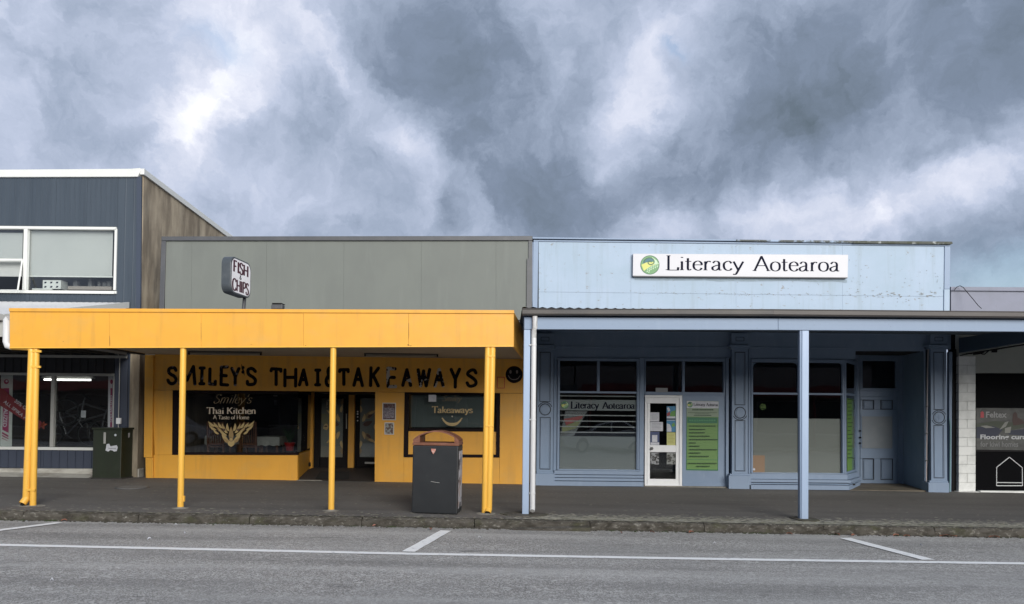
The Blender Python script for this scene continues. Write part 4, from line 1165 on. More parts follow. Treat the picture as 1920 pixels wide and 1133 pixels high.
f1 = framed('menu_frame', (717, 755.5, 742, 788), 'larger white edged menu frame on the yellow wall beside the doors', 'menu', M('menu_maroon', (.06, .015, .015), .5, [((.18, .15, .16), (25, 25, 25), .45, .6, .6)]))
mb = MB(); flat(mb, [(720.5, 765), (739, 765), (739, 784), (720.5, 784)], YM - .018, .001); mb.build('menu_print', M('menu_print', (.26, .23, .26), .6, [((.08, .07, .09), (30, 30, 60), .45, .55, .8)]), f1)
f2 = framed('menu_frame', (721, 792.5, 738.5, 815), 'smaller white edged notice below the menu frame', 'notice', M('menu_small', (.10, .05, .04), .5, [((.3, .33, .30), (18, 18, 18), .46, .56, .9)]))
f3 = framed('outline_panel', (932, 707, 946.5, 728.5), 'small empty red outline between the sign lettering and smiley face', 'frame', yellow, edge=M('orange_red', (.50, .075, .02), .5))
f3.children[1].data.materials[0] = yellow

# gold lettering on the glass
YT = YM + .045
gl = w1
write("Smiley's", 399, 470, 756.5, 17, YT, gold_dim, 'window_lettering', gl, .075, .03, 0, .38)
write('Thai Kitchen', 387.5, 480, 776.2, 12, YT, gold_pale, 'window_lettering', gl, .17, .07, .10)
write('A Taste of Home', 399.5, 467, 786.2, 7.2, YT, gold_pale, 'window_lettering', gl, .15, .07, .08)
mb = MB(); k = 0
wing = [(3, -6, 50, 16, 5.5, 1), (8, -9, 34, 15, 5, 0), (13, -13, 26, 14, 5, 1), (19, -15, 18, 13, 5, 1), (24, -17, 10, 17, 4.6, 1),
        (5, -2, 30, 18, 5, 1), (12, -5, 14, 17, 5, 0), (22, -9, 8, 18, 4.6, 1), (6, 3, 12, 20, 5, 1), (18, 0, 14, 16, 4.2, 1), (4, 14, 20, 19, 7, 1), (3, 17, 5, 14, 6, 0)]
for s_ in (1, -1):
    for (dx, dy, an, ln, wd, m) in wing:
        a = R(an) if s_ > 0 else math.pi - R(an)
        leafshape(mb, 433.5 + s_ * dx * 1.25, 814 + dy * .85, a, ln, wd, YT, .001 + .0003 * k, m, .5 * s_); k += 1
    disc(mb, 433.5 + s_ * 13, 806, 2.4, YT, .001 + .0003 * k, 14, 2); k += 1
leafshape(mb, 433.5, 838, R(90), 18, 13, YT, .006, 1); leafshape(mb, 433.5, 826, R(90), 26, 9, YT, .0063, 0)
disc(mb, 433.5, 824, 4.0, YT, .0066, 16, 2); disc(mb, 433.5, 824, 3.0, YT, .0069, 16, 1)
mb.build('window_ornament', [M('ornament_gold', (.30, .20, .08), .5), M('ornament_gold_light', (.42, .31, .13), .5), M('ornament_brown', (.09, .05, .04), .6)], gl)
YT2 = YM + .025
write('Smiley', 829, 864, 752.5, 11, YT2, gold_dim, 'window_lettering', w2, .09, .04, 0, .35)
write('Takeaways', 810, 886, 774.5, 12, YT2, gold, 'window_lettering', w2, .17, .07, .09)
o = W(847.5, 791, YT2); q = (W(848.5, 791, YT2) - o).x
mb = MB(); pen = Pen(mb, o, Vector((q, 0, 0)), Vector((0, 0, q)), Vector((0, -1, 0)), 1.2, 2.6)
pen.stroke('s', [(-19, 7), (-10, -1.5), (0, -3.5), (10, -1.5), (19, 7)]); pen.stroke('s', [(-17, 3), (-9, -4.5), (0, -6.5), (9, -4.5), (17, 3)])
mb.build('window_ornament', gold, w2)
mb = MB(); flat(mb, [(846.2, 781), (847.8, 779.2), (849.4, 781), (847.8, 782.8)], YT2, .001); mb.build('window_ornament', gold_pale, w2)
pp = MB().pxb(803.5, 740.5, 818, 753.5, YM + .028, .001).build('paper_sheet', paper, None, loc=W(811, 753, YM)); tag(pp, 'blank white paper stuck inside the takeaway window top', 'paper')

# room of the restaurant: raised floor, walls
FZ = .50
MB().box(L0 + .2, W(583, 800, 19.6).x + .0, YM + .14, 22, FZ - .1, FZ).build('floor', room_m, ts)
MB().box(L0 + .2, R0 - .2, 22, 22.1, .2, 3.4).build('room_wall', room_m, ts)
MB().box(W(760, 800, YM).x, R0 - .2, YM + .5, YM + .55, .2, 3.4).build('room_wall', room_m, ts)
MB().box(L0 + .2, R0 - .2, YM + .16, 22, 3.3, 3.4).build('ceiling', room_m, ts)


def cafe_chair(px, label, Y=18.15, group=None):
    t = thing('cafe_chair', label, 'chair', (W(px, 840, Y).x, Y, FZ)); x = W(px, 840, Y).x
    hw = .19
    zt_ = W(px, 791, Y).z
    mb = MB()
    for s_ in (-1, 1):
        m2 = MB(); m2.hexa([(x + s_ * hw - .022, Y, FZ), (x + s_ * hw + .022, Y, FZ), (x + s_ * hw + .022, Y - .09, zt_), (x + s_ * hw - .022, Y - .09, zt_)],
                           [(x + s_ * hw - .022, Y + .04, FZ), (x + s_ * hw + .022, Y + .04, FZ), (x + s_ * hw + .022, Y - .05, zt_), (x + s_ * hw - .022, Y - .05, zt_)])
        m2.build('leg', wood_m, t, .004)
        m3 = MB(); m3.box(x + s_ * hw - .02, x + s_ * hw + .02, Y + .40, Y + .44, FZ, FZ + .44); m3.build('leg', wood_m, t, .004)
    MB().box(x - hw - .02, x + hw + .02, Y + .045, Y + .46, FZ + .44, FZ + .475).build('seat', wood_m, t, .008)
    MB().box(x - hw + .024, x + hw - .024, Y - .085, Y - .055, zt_ - .09, zt_ - .01).build('top_rail', wood_m, t, .005)
    MB().box(x - hw + .024, x + hw - .024, Y - .035, Y - .005, FZ + .50, FZ + .56).build('lower_rail', wood_m, t, .005)
    for k in range(6):
        xx = x - hw + .05 + k * (2 * hw - .1) / 5
        MB().hexa([(xx - .013, Y - .03, FZ + .562), (xx + .013, Y - .03, FZ + .562), (xx + .013, Y - .08, zt_ - .092), (xx - .013, Y - .08, zt_ - .092)],
                  [(xx - .013, Y - .015, FZ + .562), (xx + .013, Y - .015, FZ + .562), (xx + .013, Y - .065, zt_ - .092), (xx - .013, Y - .065, zt_ - .092)]).build('slat', wood_m, t)
    return t


cafe_chair(405, 'brown slatted wooden chair on the left behind the restaurant window', group='cafe chairs')
cafe_chair(466, 'brown slatted wooden chair on the right behind the restaurant window', group='cafe chairs')


def cloth_table(xa, xb, ytop, Y, label):
    a, b = W(xa, ytop, Y), W(xb, ytop, Y)
    t = thing('dining_table', label, 'table', ((a.x + b.x) / 2, Y + .35, FZ))
    MB().box(a.x + .03, b.x - .03, Y + .03, Y + .67, a.z - .03, a.z - .006).build('tabletop', wood_m, t, .004)
    for x in (a.x + .08, b.x - .08):
        for y in (Y + .08, Y + .6): MB().box(x - .025, x + .025, y - .025, y + .025, FZ, a.z - .031).build('leg', wood_m, t, .003)
    mb = MB(); mb.box(a.x, b.x, Y, Y + .7, a.z - .004, a.z)
    n = 22; dz = .22
    for (p, q) in (((a.x, Y), (b.x, Y)), ((b.x, Y), (b.x, Y + .7)), ((a.x, Y + .7), (a.x, Y))):
        for k in range(n):
            t0, t1 = k / n, (k + 1) / n
            f = lambda t: (p[0] + (q[0] - p[0]) * t, p[1] + (q[1] - p[1]) * t)
            w0, w1_ = .012 * math.sin(t0 * 19), .012 * math.sin(t1 * 19); A, B = f(t0), f(t1)
            mb.face([(A[0], A[1], a.z - .002), (B[0], B[1], a.z - .002), (B[0] + w1_ * .5, B[1] - .01 - w1_, a.z - dz - w1_), (A[0] + w0 * .5, A[1] - .01 - w0, a.z - dz - w0)])
    c = mb.build('tablecloth', cloth_m, None, loc=(a.x, Y, a.z)); return t, c


t, c = cloth_table(384, 452, 817, 18.75, 'dining table under white cloth behind the two slatted chairs')
tag(c, 'white cloth on the table behind the two slatted chairs', 'tablecloth')
t, c = cloth_table(480, 524, 819, 18.6, 'dining table under white cloth left of the red pot')
tag(c, 'white cloth on the table left of the red pot', 'tablecloth')
pc = W(538.5, 846, 18.0)
pot = thing('plant_pot', 'red glazed pot with thin dark plant behind the restaurant window', 'plant pot', (pc.x, 18.2, pc.z))
def lathe(mb, c, prof, n=24, m=0):
    rings = []
    for (r_, z) in prof:
        i = len(mb.v); mb.v += [Vector((c[0] + r_ * math.cos(2 * math.pi * k / n), c[1] + r_ * math.sin(2 * math.pi * k / n), c[2] + z)) for k in range(n)]; rings.append(i)
    for a, b in zip(rings, rings[1:]):
        for k in range(n): mb.f.append([a + k, a + (k + 1) % n, b + (k + 1) % n, b + k]); mb.m.append(m)
    return mb
MB_ = lathe(MB(), (pc.x, 18.2, pc.z), [(.0, .0), (.085, 0), (.10, .10), (.122, .17), (.135, .17), (.135, .20), (.115, .20), (.10, .16), (0, .16)]); MB_.build('pot', pot_m, pot, smooth=True)
mb = MB()
for k in range(11):
    a = k * 2.4; h = .35 + .25 * random.random()
    p0 = Vector((pc.x, 18.2, pc.z + .16)); p1 = p0 + Vector((.10 * math.cos(a), .10 * math.sin(a), h * .6)); p2 = p0 + Vector((.24 * math.cos(a), .24 * math.sin(a), h))
    for (A, B, w0, w1_) in ((p0, p1, .01, .022), (p1, p2, .022, .002)):
        mb.face([A + Vector((-w0, 0, 0)), A + Vector((w0, 0, 0)), B + Vector((w1_, 0, 0)), B + Vector((-w1_, 0, 0))])
mb.build('foliage', leaf_m, pot)
stand('wall_shelf', (512, 741, 519, 743.5), 19.5, .1, grey_alu, 'small pale bracket high on the restaurant back wall', 'bracket')
sp = thing('wall_speaker', 'small grey speaker below the bracket inside the restaurant', 'speaker', W(515, 760, 19.6))
MB().pxb(514, 751, 518, 760, 19.6, .1).build('box', M('dim_grey', (.12, .12, .13), .6), sp)
cbx = thing('counter', 'dark counter with small bright lamp at the rear of the restaurant', 'counter', W(520, 830, 20.6))
MB().pxb(505, 800, 560, 850, 20.6, .5).build('counter_front', M('counter_dark', (.02, .018, .018), .5), cbx, .01)
MB().pxb(503, 797.5, 562, 800, 20.55, .6).build('counter_top', M('counter_top', (.07, .07, .07), .4), cbx, .004)

# ---------------------------------------------------------------- the yellow canopy
YC = 12.55
cp = thing('yellow_canopy', 'flat yellow canopy with deep fascia on round posts before the takeaway shop', 'canopy', (W(490, 955, YC).x, YC, .2))
FL, FR = W(18, 610, YC).x, W(963, 610, YC).x
zT, zT2, zB = W(490, 580, YC).z, W(490, 586.5, YC).z, W(490, 650, YC).z
fj = [(18, 578.2, 652.3), (205, 578.9, 651.5), (377, 579.5, 650.8), (569, 580.3, 650.0), (766, 581.1, 649.5), (963.3, 582, 649.2)]
YF = YC - .02
for (xa, ta, ba), (xb, tb, bb) in zip(fj, fj[1:]):
    MB().px([(xa + .15, ta + 6.3), (xb - .15, tb + 6.3), (xb - .15, bb), (xa + .15, ba)], YF + random.uniform(0, .003), .03).build('fascia_panel', yellow, cp, .003)
for (xa, ta, ba), (xb, tb, bb) in zip(fj, fj[1:]):
    if xa in (18, 377): pass
MB().px([(16.5, 577.8), (964, 581.6), (964, 588.0), (16.5, 584.3)], YF - .022, .09).build('fascia_cap', yellow, cp, .005)
MB().px([(18, 651.4), (963, 648.4), (963, 650.2), (18, 653.2)], YF - .006, .04).build('drip_edge', yellow_post, cp)
mb = MB()
for k, (x, y, w_, h_) in enumerate(((764, 646, 4, 2.2), (768, 648, 5, .9), (572, 647.5, 2, 1.2), (205.5, 630, .8, 20), (376.8, 606, .7, 36), (766.3, 606, .7, 32), (930, 600, 1.5, .8), (118, 640, 2, .9), (470, 646, 3, .7))):
    flat(mb, [(x, y), (x + w_ * .6, y + .2), (x + w_, y + h_ * .7), (x + w_ * .5, y + h_), (x, y + h_ * .8)], YF - .0015, .0002 * k)
fo = mb.build('paint_chips', M('chip_brown', (.14, .08, .03), .9), cp); fo['kind'] = 'stuff'
# the ends
XR2 = W(984, 640, YM).x + .10
zc, zd = W(963, 584, YF).z, W(963, 649, YF).z
MB().hexa([(FR - .03, YF + .034, zd), (FR, YF + .034, zd), (FR, YF + .034, zc), (FR - .03, YF + .034, zc)], [(XR2 - .03, YM - .01, zd), (XR2, YM - .01, zd), (XR2, YM - .01, zc), (XR2 - .03, YM - .01, zc)]).build('fascia_panel', yellow, cp)
zc2, zd2 = W(18, 581, YF).z, W(18, 652, YF).z
zd2 = W(640, 668, YM).z
MB().hexa([(FL, YF + .034, zd2), (FL + .03, YF + .034, zd2), (FL + .03, YF + .034, zc2), (FL, YF + .034, zc2)], [(FL + .02, YM - .3, zd2), (FL + .05, YM - .3, zd2), (FL + .05, YM - .3, zc2), (FL + .02, YM - .3, zc2)]).build('fascia_panel', yellow, cp)
zsf = W(640, 668, YM).z
MB().hexa([(FL + .04, YF + .04, zsf), (FR - .04, YF + .04, zsf - .03), (FR - .04, YF + .04, zsf + .02), (FL + .04, YF + .04, zsf + .05)],
          [(FL + .06, YM - .01, zsf), (XR2 - .04, YM - .01, zsf - .03), (XR2 - .04, YM - .01, zsf + .02), (FL + .06, YM - .01, zsf + .05)]).build('soffit', soffit_y, cp)
MB().hexa([(FL + .04, YF + .05, zT - .10), (FR - .04, YF + .05, zT - .12), (FR - .04, YF + .05, zT - .06), (FL + .04, YF + .05, zT - .04)],
          [(FL + .06, YM - .08, zT - .02), (XR2 - .04, YM - .08, zT - .04), (XR2 - .04, YM - .08, zT + .02), (FL + .06, YM - .08, zT + .04)]).build('roof', iron_roof, cp)


def post(xb, yb_, xt, yt, wpx, mat, parent, name='post', n=20, Y=None):
    g = G(xb, yb_, ground_z) if Y is None else None
    Yp = g.y if g else Y
    a = W(xb, yb_, Yp); a.z = ground_z(a.x, a.y) - .005; b = W(xt, yt, Yp)
    MBx = MB().tube([a, b], wpx / 2 * Yp / FPX, n)
    o = MBx.build(name, mat, parent, smooth=True); return o, a, b


YP = YC + .05
for (xb, yb_, xt, w) in ((338.5, 949, 344, 11.3), (621, 956.5, 625.2, 11.3)):
    o, a, b = post(xb, yb_, xt, 645, w, yellow_post, cp, Y=YP)
    lathe(MB(), (a.x, a.y, a.z), [(.0, .03), (.052, .03), (.085, .012), (.10, .006), (.10, -.02)]).build('post_foot', pale_conc, o)
    if xb < 400: MB().pxb(333.5, 930, 345.5, 941, YP - .02, .04).build('bracket', yellow_post, o, .003)
# left pair: post and downpipe with elbow
o, a, b = post(62, 943.5, 68.5, 648, 11, yellow_post, cp, Y=YP)
zf_ = lambda x, y, Y=YP: W(x, y, Y)
MB().tube([zf_(49, 938), zf_(49.5, 934), zf_(60, 662), zf_(59.5, 655), zf_(56, 651.5), zf_(40, 650.5), zf_(22, 650)], 6.4 * YP / FPX, 14).build('downpipe', yellow_post, cp, smooth=True)
MB().tube([zf_(50, 934), zf_(46.5, 944) + Vector((0, -.06, 0))], 6.6 * YP / FPX, 14, cap=False).build('pipe_shoe', yellow_post, cp, smooth=True)
mb = MB(); cc = zf_(46.5, 944) + Vector((0, -.062, 0)); lathe(mb, (0, 0, 0), [(.001, 0), (5 * YP / FPX, 0)], 16)
dsh = mb.build('pipe_mouth', dark_hole, cp, fix=False); dsh.location = cc - OFF[cp.name] + OFF[dsh.name]; dsh.rotation_euler = (R(65), 0, R(-20))
MB().tube([zf_(22.5, 650.3), zf_(15, 648.5), zf_(12.5, 641), zf_(13.5, 600), zf_(17, 597)], 6.6 * YP / FPX, 14).build('downpipe', white_pvc, cp, smooth=True)
for y in (659, 688, 919): MB().pxb(59 - (y - 650) * .04, y - 2, 77 - (y - 650) * .045, y + 2, YP - .055, .03).build('bracket', yellow_post, cp, .004)
# right pair
o, a, b = post(908.5, 962, 915, 646, 11.3, yellow_post, cp, Y=YP)
MB().tube([zf_(916.5, 954), zf_(923, 660), zf_(923.3, 648)], 6.1 * YP / FPX, 14).build('downpipe', yellow_post, cp, smooth=True)
MB().tube([zf_(916.5, 954), zf_(914.5, 961.5) + Vector((0, -.07, 0))], 6.3 * YP / FPX, 14, cap=False).build('pipe_shoe', yellow_post, cp, smooth=True)
mb = MB(); lathe(mb, (0, 0, 0), [(.001, 0), (5 * YP / FPX, 0)], 16); d3 = mb.build('pipe_mouth', dark_hole, cp, fix=False)
d3.location = zf_(914.3, 961.6) + Vector((0, -.072, 0)); d3.parent = None; d3.location -= OFF[cp.name]; d3.parent = cp; d3.rotation_euler = (R(65), 0, 0)
d3.data.transform(Matrix.Translation(OFF[cp.name]))
dsh.data.transform(Matrix.Translation(OFF[cp.name])); dsh.location = cc - OFF[cp.name]
for y in (668, 799): MB().pxb(914 - (y - 650) * .02, y - 1.6, 928.5 - (y - 650) * .02, y + 1.6, YP - .06, .03).build('bracket', yellow_post, cp, .004)
lathe(MB(), (a.x, a.y, a.z), [(.0, .02), (.10, .02), (.14, .008), (.16, -.02)]).build('post_foot', pale_conc, o)

# unlit light battens under the canopy
for i, (xa, xb) in enumerate(((353, 491), (683, 822))):
    Yt = FPX * (zsf - CAM.z) / (768.5 - 657.5)
    a, b = W(xa, 657, Yt), W(xb, 658, Yt)
    lf = thing('batten_light', ('left' if i == 0 else 'right') + ' long unlit light batten under the yellow canopy soffit', 'light', ((a.x + b.x) / 2, Yt, zsf - .01), 'light battens under the yellow canopy')
    MB().box(a.x, b.x, Yt - .03, Yt + .03, zsf - .045, zsf - .004).build('housing', M('batten_dark', (.06, .055, .045), .5), lf, .004)
    MB().tube([(a.x + .04, Yt, zsf - .065), (b.x - .04, Yt, zsf - .065)], .016, 8).build('tube', M('unlit_tube', (.22, .21, .18), .4), lf)
    for x in (a.x + .02, b.x - .02): MB().box(x - .015, x + .015, Yt - .02, Yt + .02, zsf - .09, zsf - .046).build('end_cap', black, lf)

# FISH & CHIPS box sign standing on the canopy
YFc = 13.2
pl_ = W(432.5, 515, YFc); e = Vector((.087, .9962, 0)); nn = Vector((.9962, -.087, 0)); tk = .175; wd = .82
z1, z0 = W(434, 478.5, YFc).z, W(434, 548, YFc).z
fs = thing('shop_sign', 'double sided white sign reading FISH & CHIPS on a pole above the yellow canopy', 'sign', (pl_.x, YFc, zT))


def rrect(w, h, r, n=7):
    pts = []
    for (cx, cy, a0) in ((w - r, h - r, 0), (r, h - r, 90), (r, r, 180), (w - r, r, 270)):
        for k in range(n + 1):
            a = R(a0 + 90 * k / n); pts.append((cx + r * math.cos(a), cy + r * math.sin(a)))
    return pts


hh = z1 - z0
base = Vector((pl_.x, YFc, z0))
P3 = lambda x, y, d: base + e * x + Vector((0, 0, y)) - nn * d
rr = rrect(wd, hh, .15)
MB().hexa([P3(x, y, 0) for x, y in rr], [P3(x, y, tk) for x, y in rr]).build('sign_box', M('sign_box_grey', (.055, .065, .075), .4, [((.10, .11, .12), (5, 5, 5), .5, .7, .4)]), fs, .008)
r2 = [(x * (wd - .06) / wd + .03, y * (hh - .06) / hh + .03) for x, y in rr]
for d_, s_ in ((-.004, 1), (tk + .004, -1)):
    mb = MB(); mb.face([P3(x, y, d_) for x, y in (r2 if s_ > 0 else r2[::-1])])
    face_o = mb.build('sign_face', M('sign_face_white', (.82, .80, .82), .35, [((.7, .67, .69), (5, 5, 5), .5, .7, .5)]), fs, fix=False)
    if s_ < 0: continue
for txt, yb_, cap, x0, x1, th in (('FISH', .395, .20, .08, .70, .235), ('&', .295, .075, .34, .42, .16), ('CHIPS', .06, .205, .06, .73, .245)):
    for side in (0, 1):
        d_ = -.006 if side == 0 else tk + .006
        o = P3(x0, yb_, d_) if side == 0 else P3(x1, yb_, d_)
        uu = e * ((x1 - x0) / text_width(txt)) * (1 if side == 0 else -1)
        for m_, grow, k0 in ((maroon, .02, 0),):
            mb = MB(); pen = Pen(mb, o, uu, Vector((0, 0, cap)), nn if side == 0 else -nn, th + grow, .105 + grow); pen.k = k0
            x = 0
            for ch in txt: x += pen.glyph(ch, x, .13)
            mb.build('lettering', m_ if txt != '&' else ink, fs)
pp_ = P3(wd - .06, 0, tk / 2)
MB().tube([pp_ + Vector((0, 0, .05)), pp_ + Vector((-.012, 0, -.18)), Vector((pp_.x - .03, pp_.y, zT - .12))], .032, 12).build('pole', cap_dark, fs)
# floodlight on the canopy
fq = W(518.5, 579, 13.0)
fd = thing('floodlight', 'small dark floodlight lying on the yellow canopy roof', 'floodlight', fq)
MB().px([(508.5, 572.5), (510, 569), (528, 569), (529.5, 572.5), (529, 579.5), (508, 579.5)], 13.0, .14).build('lamp_head', cap_dark, fd, .01)
MB().pxb(510, 568.2, 528, 569.4, 12.97, .2).build('visor', black, fd)
MB().box(fq.x - .02, fq.x + .02, 13.02, 13.06, zT - .1, fq.z - .002).build('bracket', black, fd)

# ---------------------------------------------------------------- litter bin
a, b = G(771, 960.5, ground_z), G(857.5, 966.5, ground_z)
a.y = 12.5; b.y = 12.36
a, b = W(771.5, 961, 12.48), W(857, 966, 12.34)
back = Vector((.035, .58, 0))
zbt = W(815, 836, 12.4).z
bn = thing('litter_bin', 'tall charcoal street litter bin with rusty brown arched hood by the kerb', 'litter bin', (a.x, 12.5, .15))
tl, tr = W(774, 835, 12.48), W(859.5, 836, 12.34)
g0 = .165
MB().hexa([(a.x, a.y, g0 + .0), (b.x, b.y, g0 - .005), (tr.x, tr.y, zbt), (tl.x, tl.y, zbt)], [Vector((a.x, a.y, g0)) + back, Vector((b.x, b.y, g0 - .005)) + back, Vector((tr.x, tr.y, zbt)) + back, Vector((tl.x, tl.y, zbt)) + back]).build('body', bin_m, bn, .018)
MB().hexa([(a.x + .03, a.y + .03, .10), (b.x - .03, b.y + .03, .10), (b.x - .03, b.y + .03, g0 - .006), (a.x + .03, a.y + .03, g0 - .006)], [Vector((a.x + .03, a.y - .03, .10)) + back, Vector((b.x - .03, b.y - .03, .10)) + back, Vector((b.x - .03, b.y - .03, g0 - .006)) + back, Vector((a.x + .03, a.y - .03, g0 - .006)) + back]).build('plinth', M('bin_base_concrete', (.22, .21, .19), .9, [((.05, .05, .04), (20, 20, 20), .45, .6, .8)]), bn, .01)
ux = (tr - tl); ux.z = 0; wdt = ux.length; ux.normalize(); bk_ = back.copy(); dp = bk_.length; bk_.normalize()
O = Vector((tl.x, tl.y, zbt))
def BP(x, d, z): return O + ux * x + bk_ * d + Vector((0, 0, z))
MB().hexa([BP(-.005, -.006, .002), BP(wdt + .005, -.006, .002), BP(wdt + .005, -.006, .05), BP(-.005, -.006, .05)], [BP(-.005, dp + .006, .002), BP(wdt + .005, dp + .006, .002), BP(wdt + .005, dp + .006, .05), BP(-.005, dp + .006, .05)]).build('rim', rust, bn, .008)
# arched hood: a broad curved strap over the mouth, open front and back
arc = []
n = 20
for k in range(n + 1):
    t = k / n; arc.append((wdt * t, .045 + .03 + .155 * math.sin(math.pi * t) ** .75))
mb = MB(); th = .022
for (x0, y0), (x1, y1) in zip(arc, arc[1:]):
    A = [BP(x0, .03, y0), BP(x1, .03, y1), BP(x1, .03, y1 + th), BP(x0, .03, y0 + th)]
    B = [BP(x0, dp - .03, y0), BP(x1, dp - .03, y1), BP(x1, dp - .03, y1 + th), BP(x0, dp - .03, y0 + th)]
    mb.face(A); mb.face(B[::-1]); mb.face([A[3], A[2], B[2], B[3]]); mb.face([A[1], A[0], B[0], B[1]])
mb.hexa([BP(0, .03, .052), BP(.115, .03, .052), BP(.115, .03, .158), BP(0, .03, .08)], [BP(0, dp - .03, .052), BP(.115, dp - .03, .052), BP(.115, dp - .03, .158), BP(0, dp - .03, .08)])
mb.hexa([BP(wdt - .075, .03, .052), BP(wdt, .03, .052), BP(wdt, .03, .08), BP(wdt - .075, .03, .142)], [BP(wdt - .075, dp - .03, .052), BP(wdt, dp - .03, .052), BP(wdt, dp - .03, .08), BP(wdt - .075, dp - .03, .142)])
mb.build('hood', rust, bn)
# poster on the right side, faded triangle sticker
sd = MB(); e0 = Vector((b.x, b.y, 0)); t0 = Vector((tr.x, tr.y, 0))
def SP(d, f, o=.004):
    z = g0 + (zbt - g0) * f; c = e0.lerp(t0, f) + bk_ * d; return Vector((c.x + o, c.y, z))
sd.face([SP(.06, .07), SP(dp - .06, .07), SP(dp - .06, .92), SP(.06, .92)])
sd.build('side_poster', M('bin_poster', (.45, .44, .47), .6, [((.05, .045, .05), (3, 3, 4), .56, .61, .95, 4), ((.30, .15, .07), (4, 4, 3), .55, .62, .7, 3)]), bn)
q0 = W(812, 845, 12.38)
mb = MB(); A = [W(808.5, 841.5, 12.39), W(817.5, 841.8, 12.39), W(816.5, 846, 12.39), W(812.5, 852, 12.39), W(809, 846, 12.39)]
mb.face([p + Vector((0, -.012 - .0, 0)) for p in A]); mb.build('sticker', M('faded_red_sticker', (.42, .16, .12), .6, [((.5, .35, .3), (30, 30, 30), .5, .6, .8)]), bn)
mb = MB(); mb.tube([W(808, 903, 12.40), W(816, 904.5, 12.39), W(824, 905.5, 12.38)], .004, 5); mb.build('scratch', grey_alu, bn)

# ================================================================ RIGHT OF CENTRE: the pale blue building
YBk = 17.45
bs = thing('blue_shop', 'single storey blue shop with pale weathered parapet and panelled pilasters', 'building', (W(1390, 915, YBk).x, YBk, 0))
YP_ = 17.4
pjx = [1010, 1183, 1380, 1579.5, 1771]
def topy(x): return 453.5 + (x - 1010) * (462.5 - 453.5) / 761
def midy(x): return 547.5 + (x - 1010) * (556.5 - 547.5) / 761
for a, b in zip(pjx, pjx[1:]):
    MB().px([(a + .1, topy(a)), (b - .1, topy(b)), (b - .1, midy(b) - .15), (a + .1, midy(a) - .15)], YP_ + random.uniform(0, .002), .04).build('parapet_panel', blue_hi, bs, .0008)
    MB().px([(a + .1, midy(a) + .15), (b - .1, midy(b) + .15), (b - .1, 596), (a + .1, 594)], YP_ + random.uniform(-.004, .001), .04).build('parapet_panel', blue_hi, bs, .0008)
MB().px([(1001, 449), (1781, 459), (1781, 598), (1001, 598)], YP_ + .05, .18).build('parapet_backing', blue_dark, bs)
MB().px([(1000.5, 449.8), (1782, 458.4), (1782, 461.8), (1771.4, 461.6), (1010, 452.7), (1000.5, 452.7)], YP_ - .02, .06).build('parapet_rail', blue_trim, bs, .004)
MB().px([(1000.5, 452.9), (1009.6, 452.9), (1007, 596), (998, 596)], YP_ - .018, .06).build('parapet_edge', blue_trim, bs, .004)
MB().px([(1771.5, 461.9), (1782, 462), (1781, 542), (1770.6, 542)], YP_ - .018, .06).build('parapet_edge', blue_trim, bs, .004)
MB().px([(1770.6, 542.4), (1781, 542.4), (1780.4, 585), (1770, 585)], YP_ - .026, .06).build('parapet_edge', blue_hi, bs, .004)
capm = M('mossy_cap', (.30, .38, .50), .8, [((.07, .075, .065), (3, 3, 3), .44, .52, .95), ((.42, .42, .38), (30, 30, 30), .60, .68, .8)])
capm2 = M('mossy_cap_dark', (.08, .085, .075), .85, [((.35, .37, .36), (6, 6, 6), .56, .64, .8), ((.05, .055, .03), (9, 9, 9), .5, .6, .7)])
MB().px([(998.5, 444.8), (1380, 449.3), (1380, 451.8), (998.5, 447.6)], YP_ - .07, .36).build('parapet_cap', blue_trim, bs, .004)
MB().px([(1380.2, 449.3), (1600, 451.4), (1600, 455.6), (1380.2, 452.2)], YP_ - .072, .36).build('parapet_cap', capm, bs, .006)
MB().px([(1600.2, 451.5), (1785.5, 453), (1787, 456.5), (1784, 458.3), (1600.2, 456.3)], YP_ - .08, .36).build('parapet_cap', capm2, bs, .01)
BL, BR = W(1001, 500, YP_).x, W(1781, 500, YP_).x
MB().hexa([(BL, YP_ + .25, 4.6), (BR, YP_ + .25, 4.5), (BR, YP_ + .25, 4.6), (BL, YP_ + .25, 4.7)], [(BL, 26, 4.0), (BR, 26, 4.0), (BR, 26, 4.1), (BL, 26, 4.1)]).build('roof', iron_roof, bs)
MB().box(BL + .01, BL + .15, YP_ + .27, 26, -.3, 4.0).build('side_wall', blue_dark, bs)
MB().box(BR - .15, BR, YP_ + .27, 26, -.3, 4.0).build('side_wall', blue_dark, bs)
MB().box(BL + .16, BR - .16, 25.8, 26, -.3, 4.0).build('rear_wall', blue_dark, bs)
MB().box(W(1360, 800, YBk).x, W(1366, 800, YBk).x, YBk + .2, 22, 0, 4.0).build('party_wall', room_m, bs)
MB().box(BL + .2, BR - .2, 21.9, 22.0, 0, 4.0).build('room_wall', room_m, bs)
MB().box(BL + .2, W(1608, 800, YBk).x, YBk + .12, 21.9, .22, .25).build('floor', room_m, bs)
MB().box(BL + .2, BR - .2, YBk + .2, 21.9, 3.4, 3.5).build('ceiling', room_m, bs)

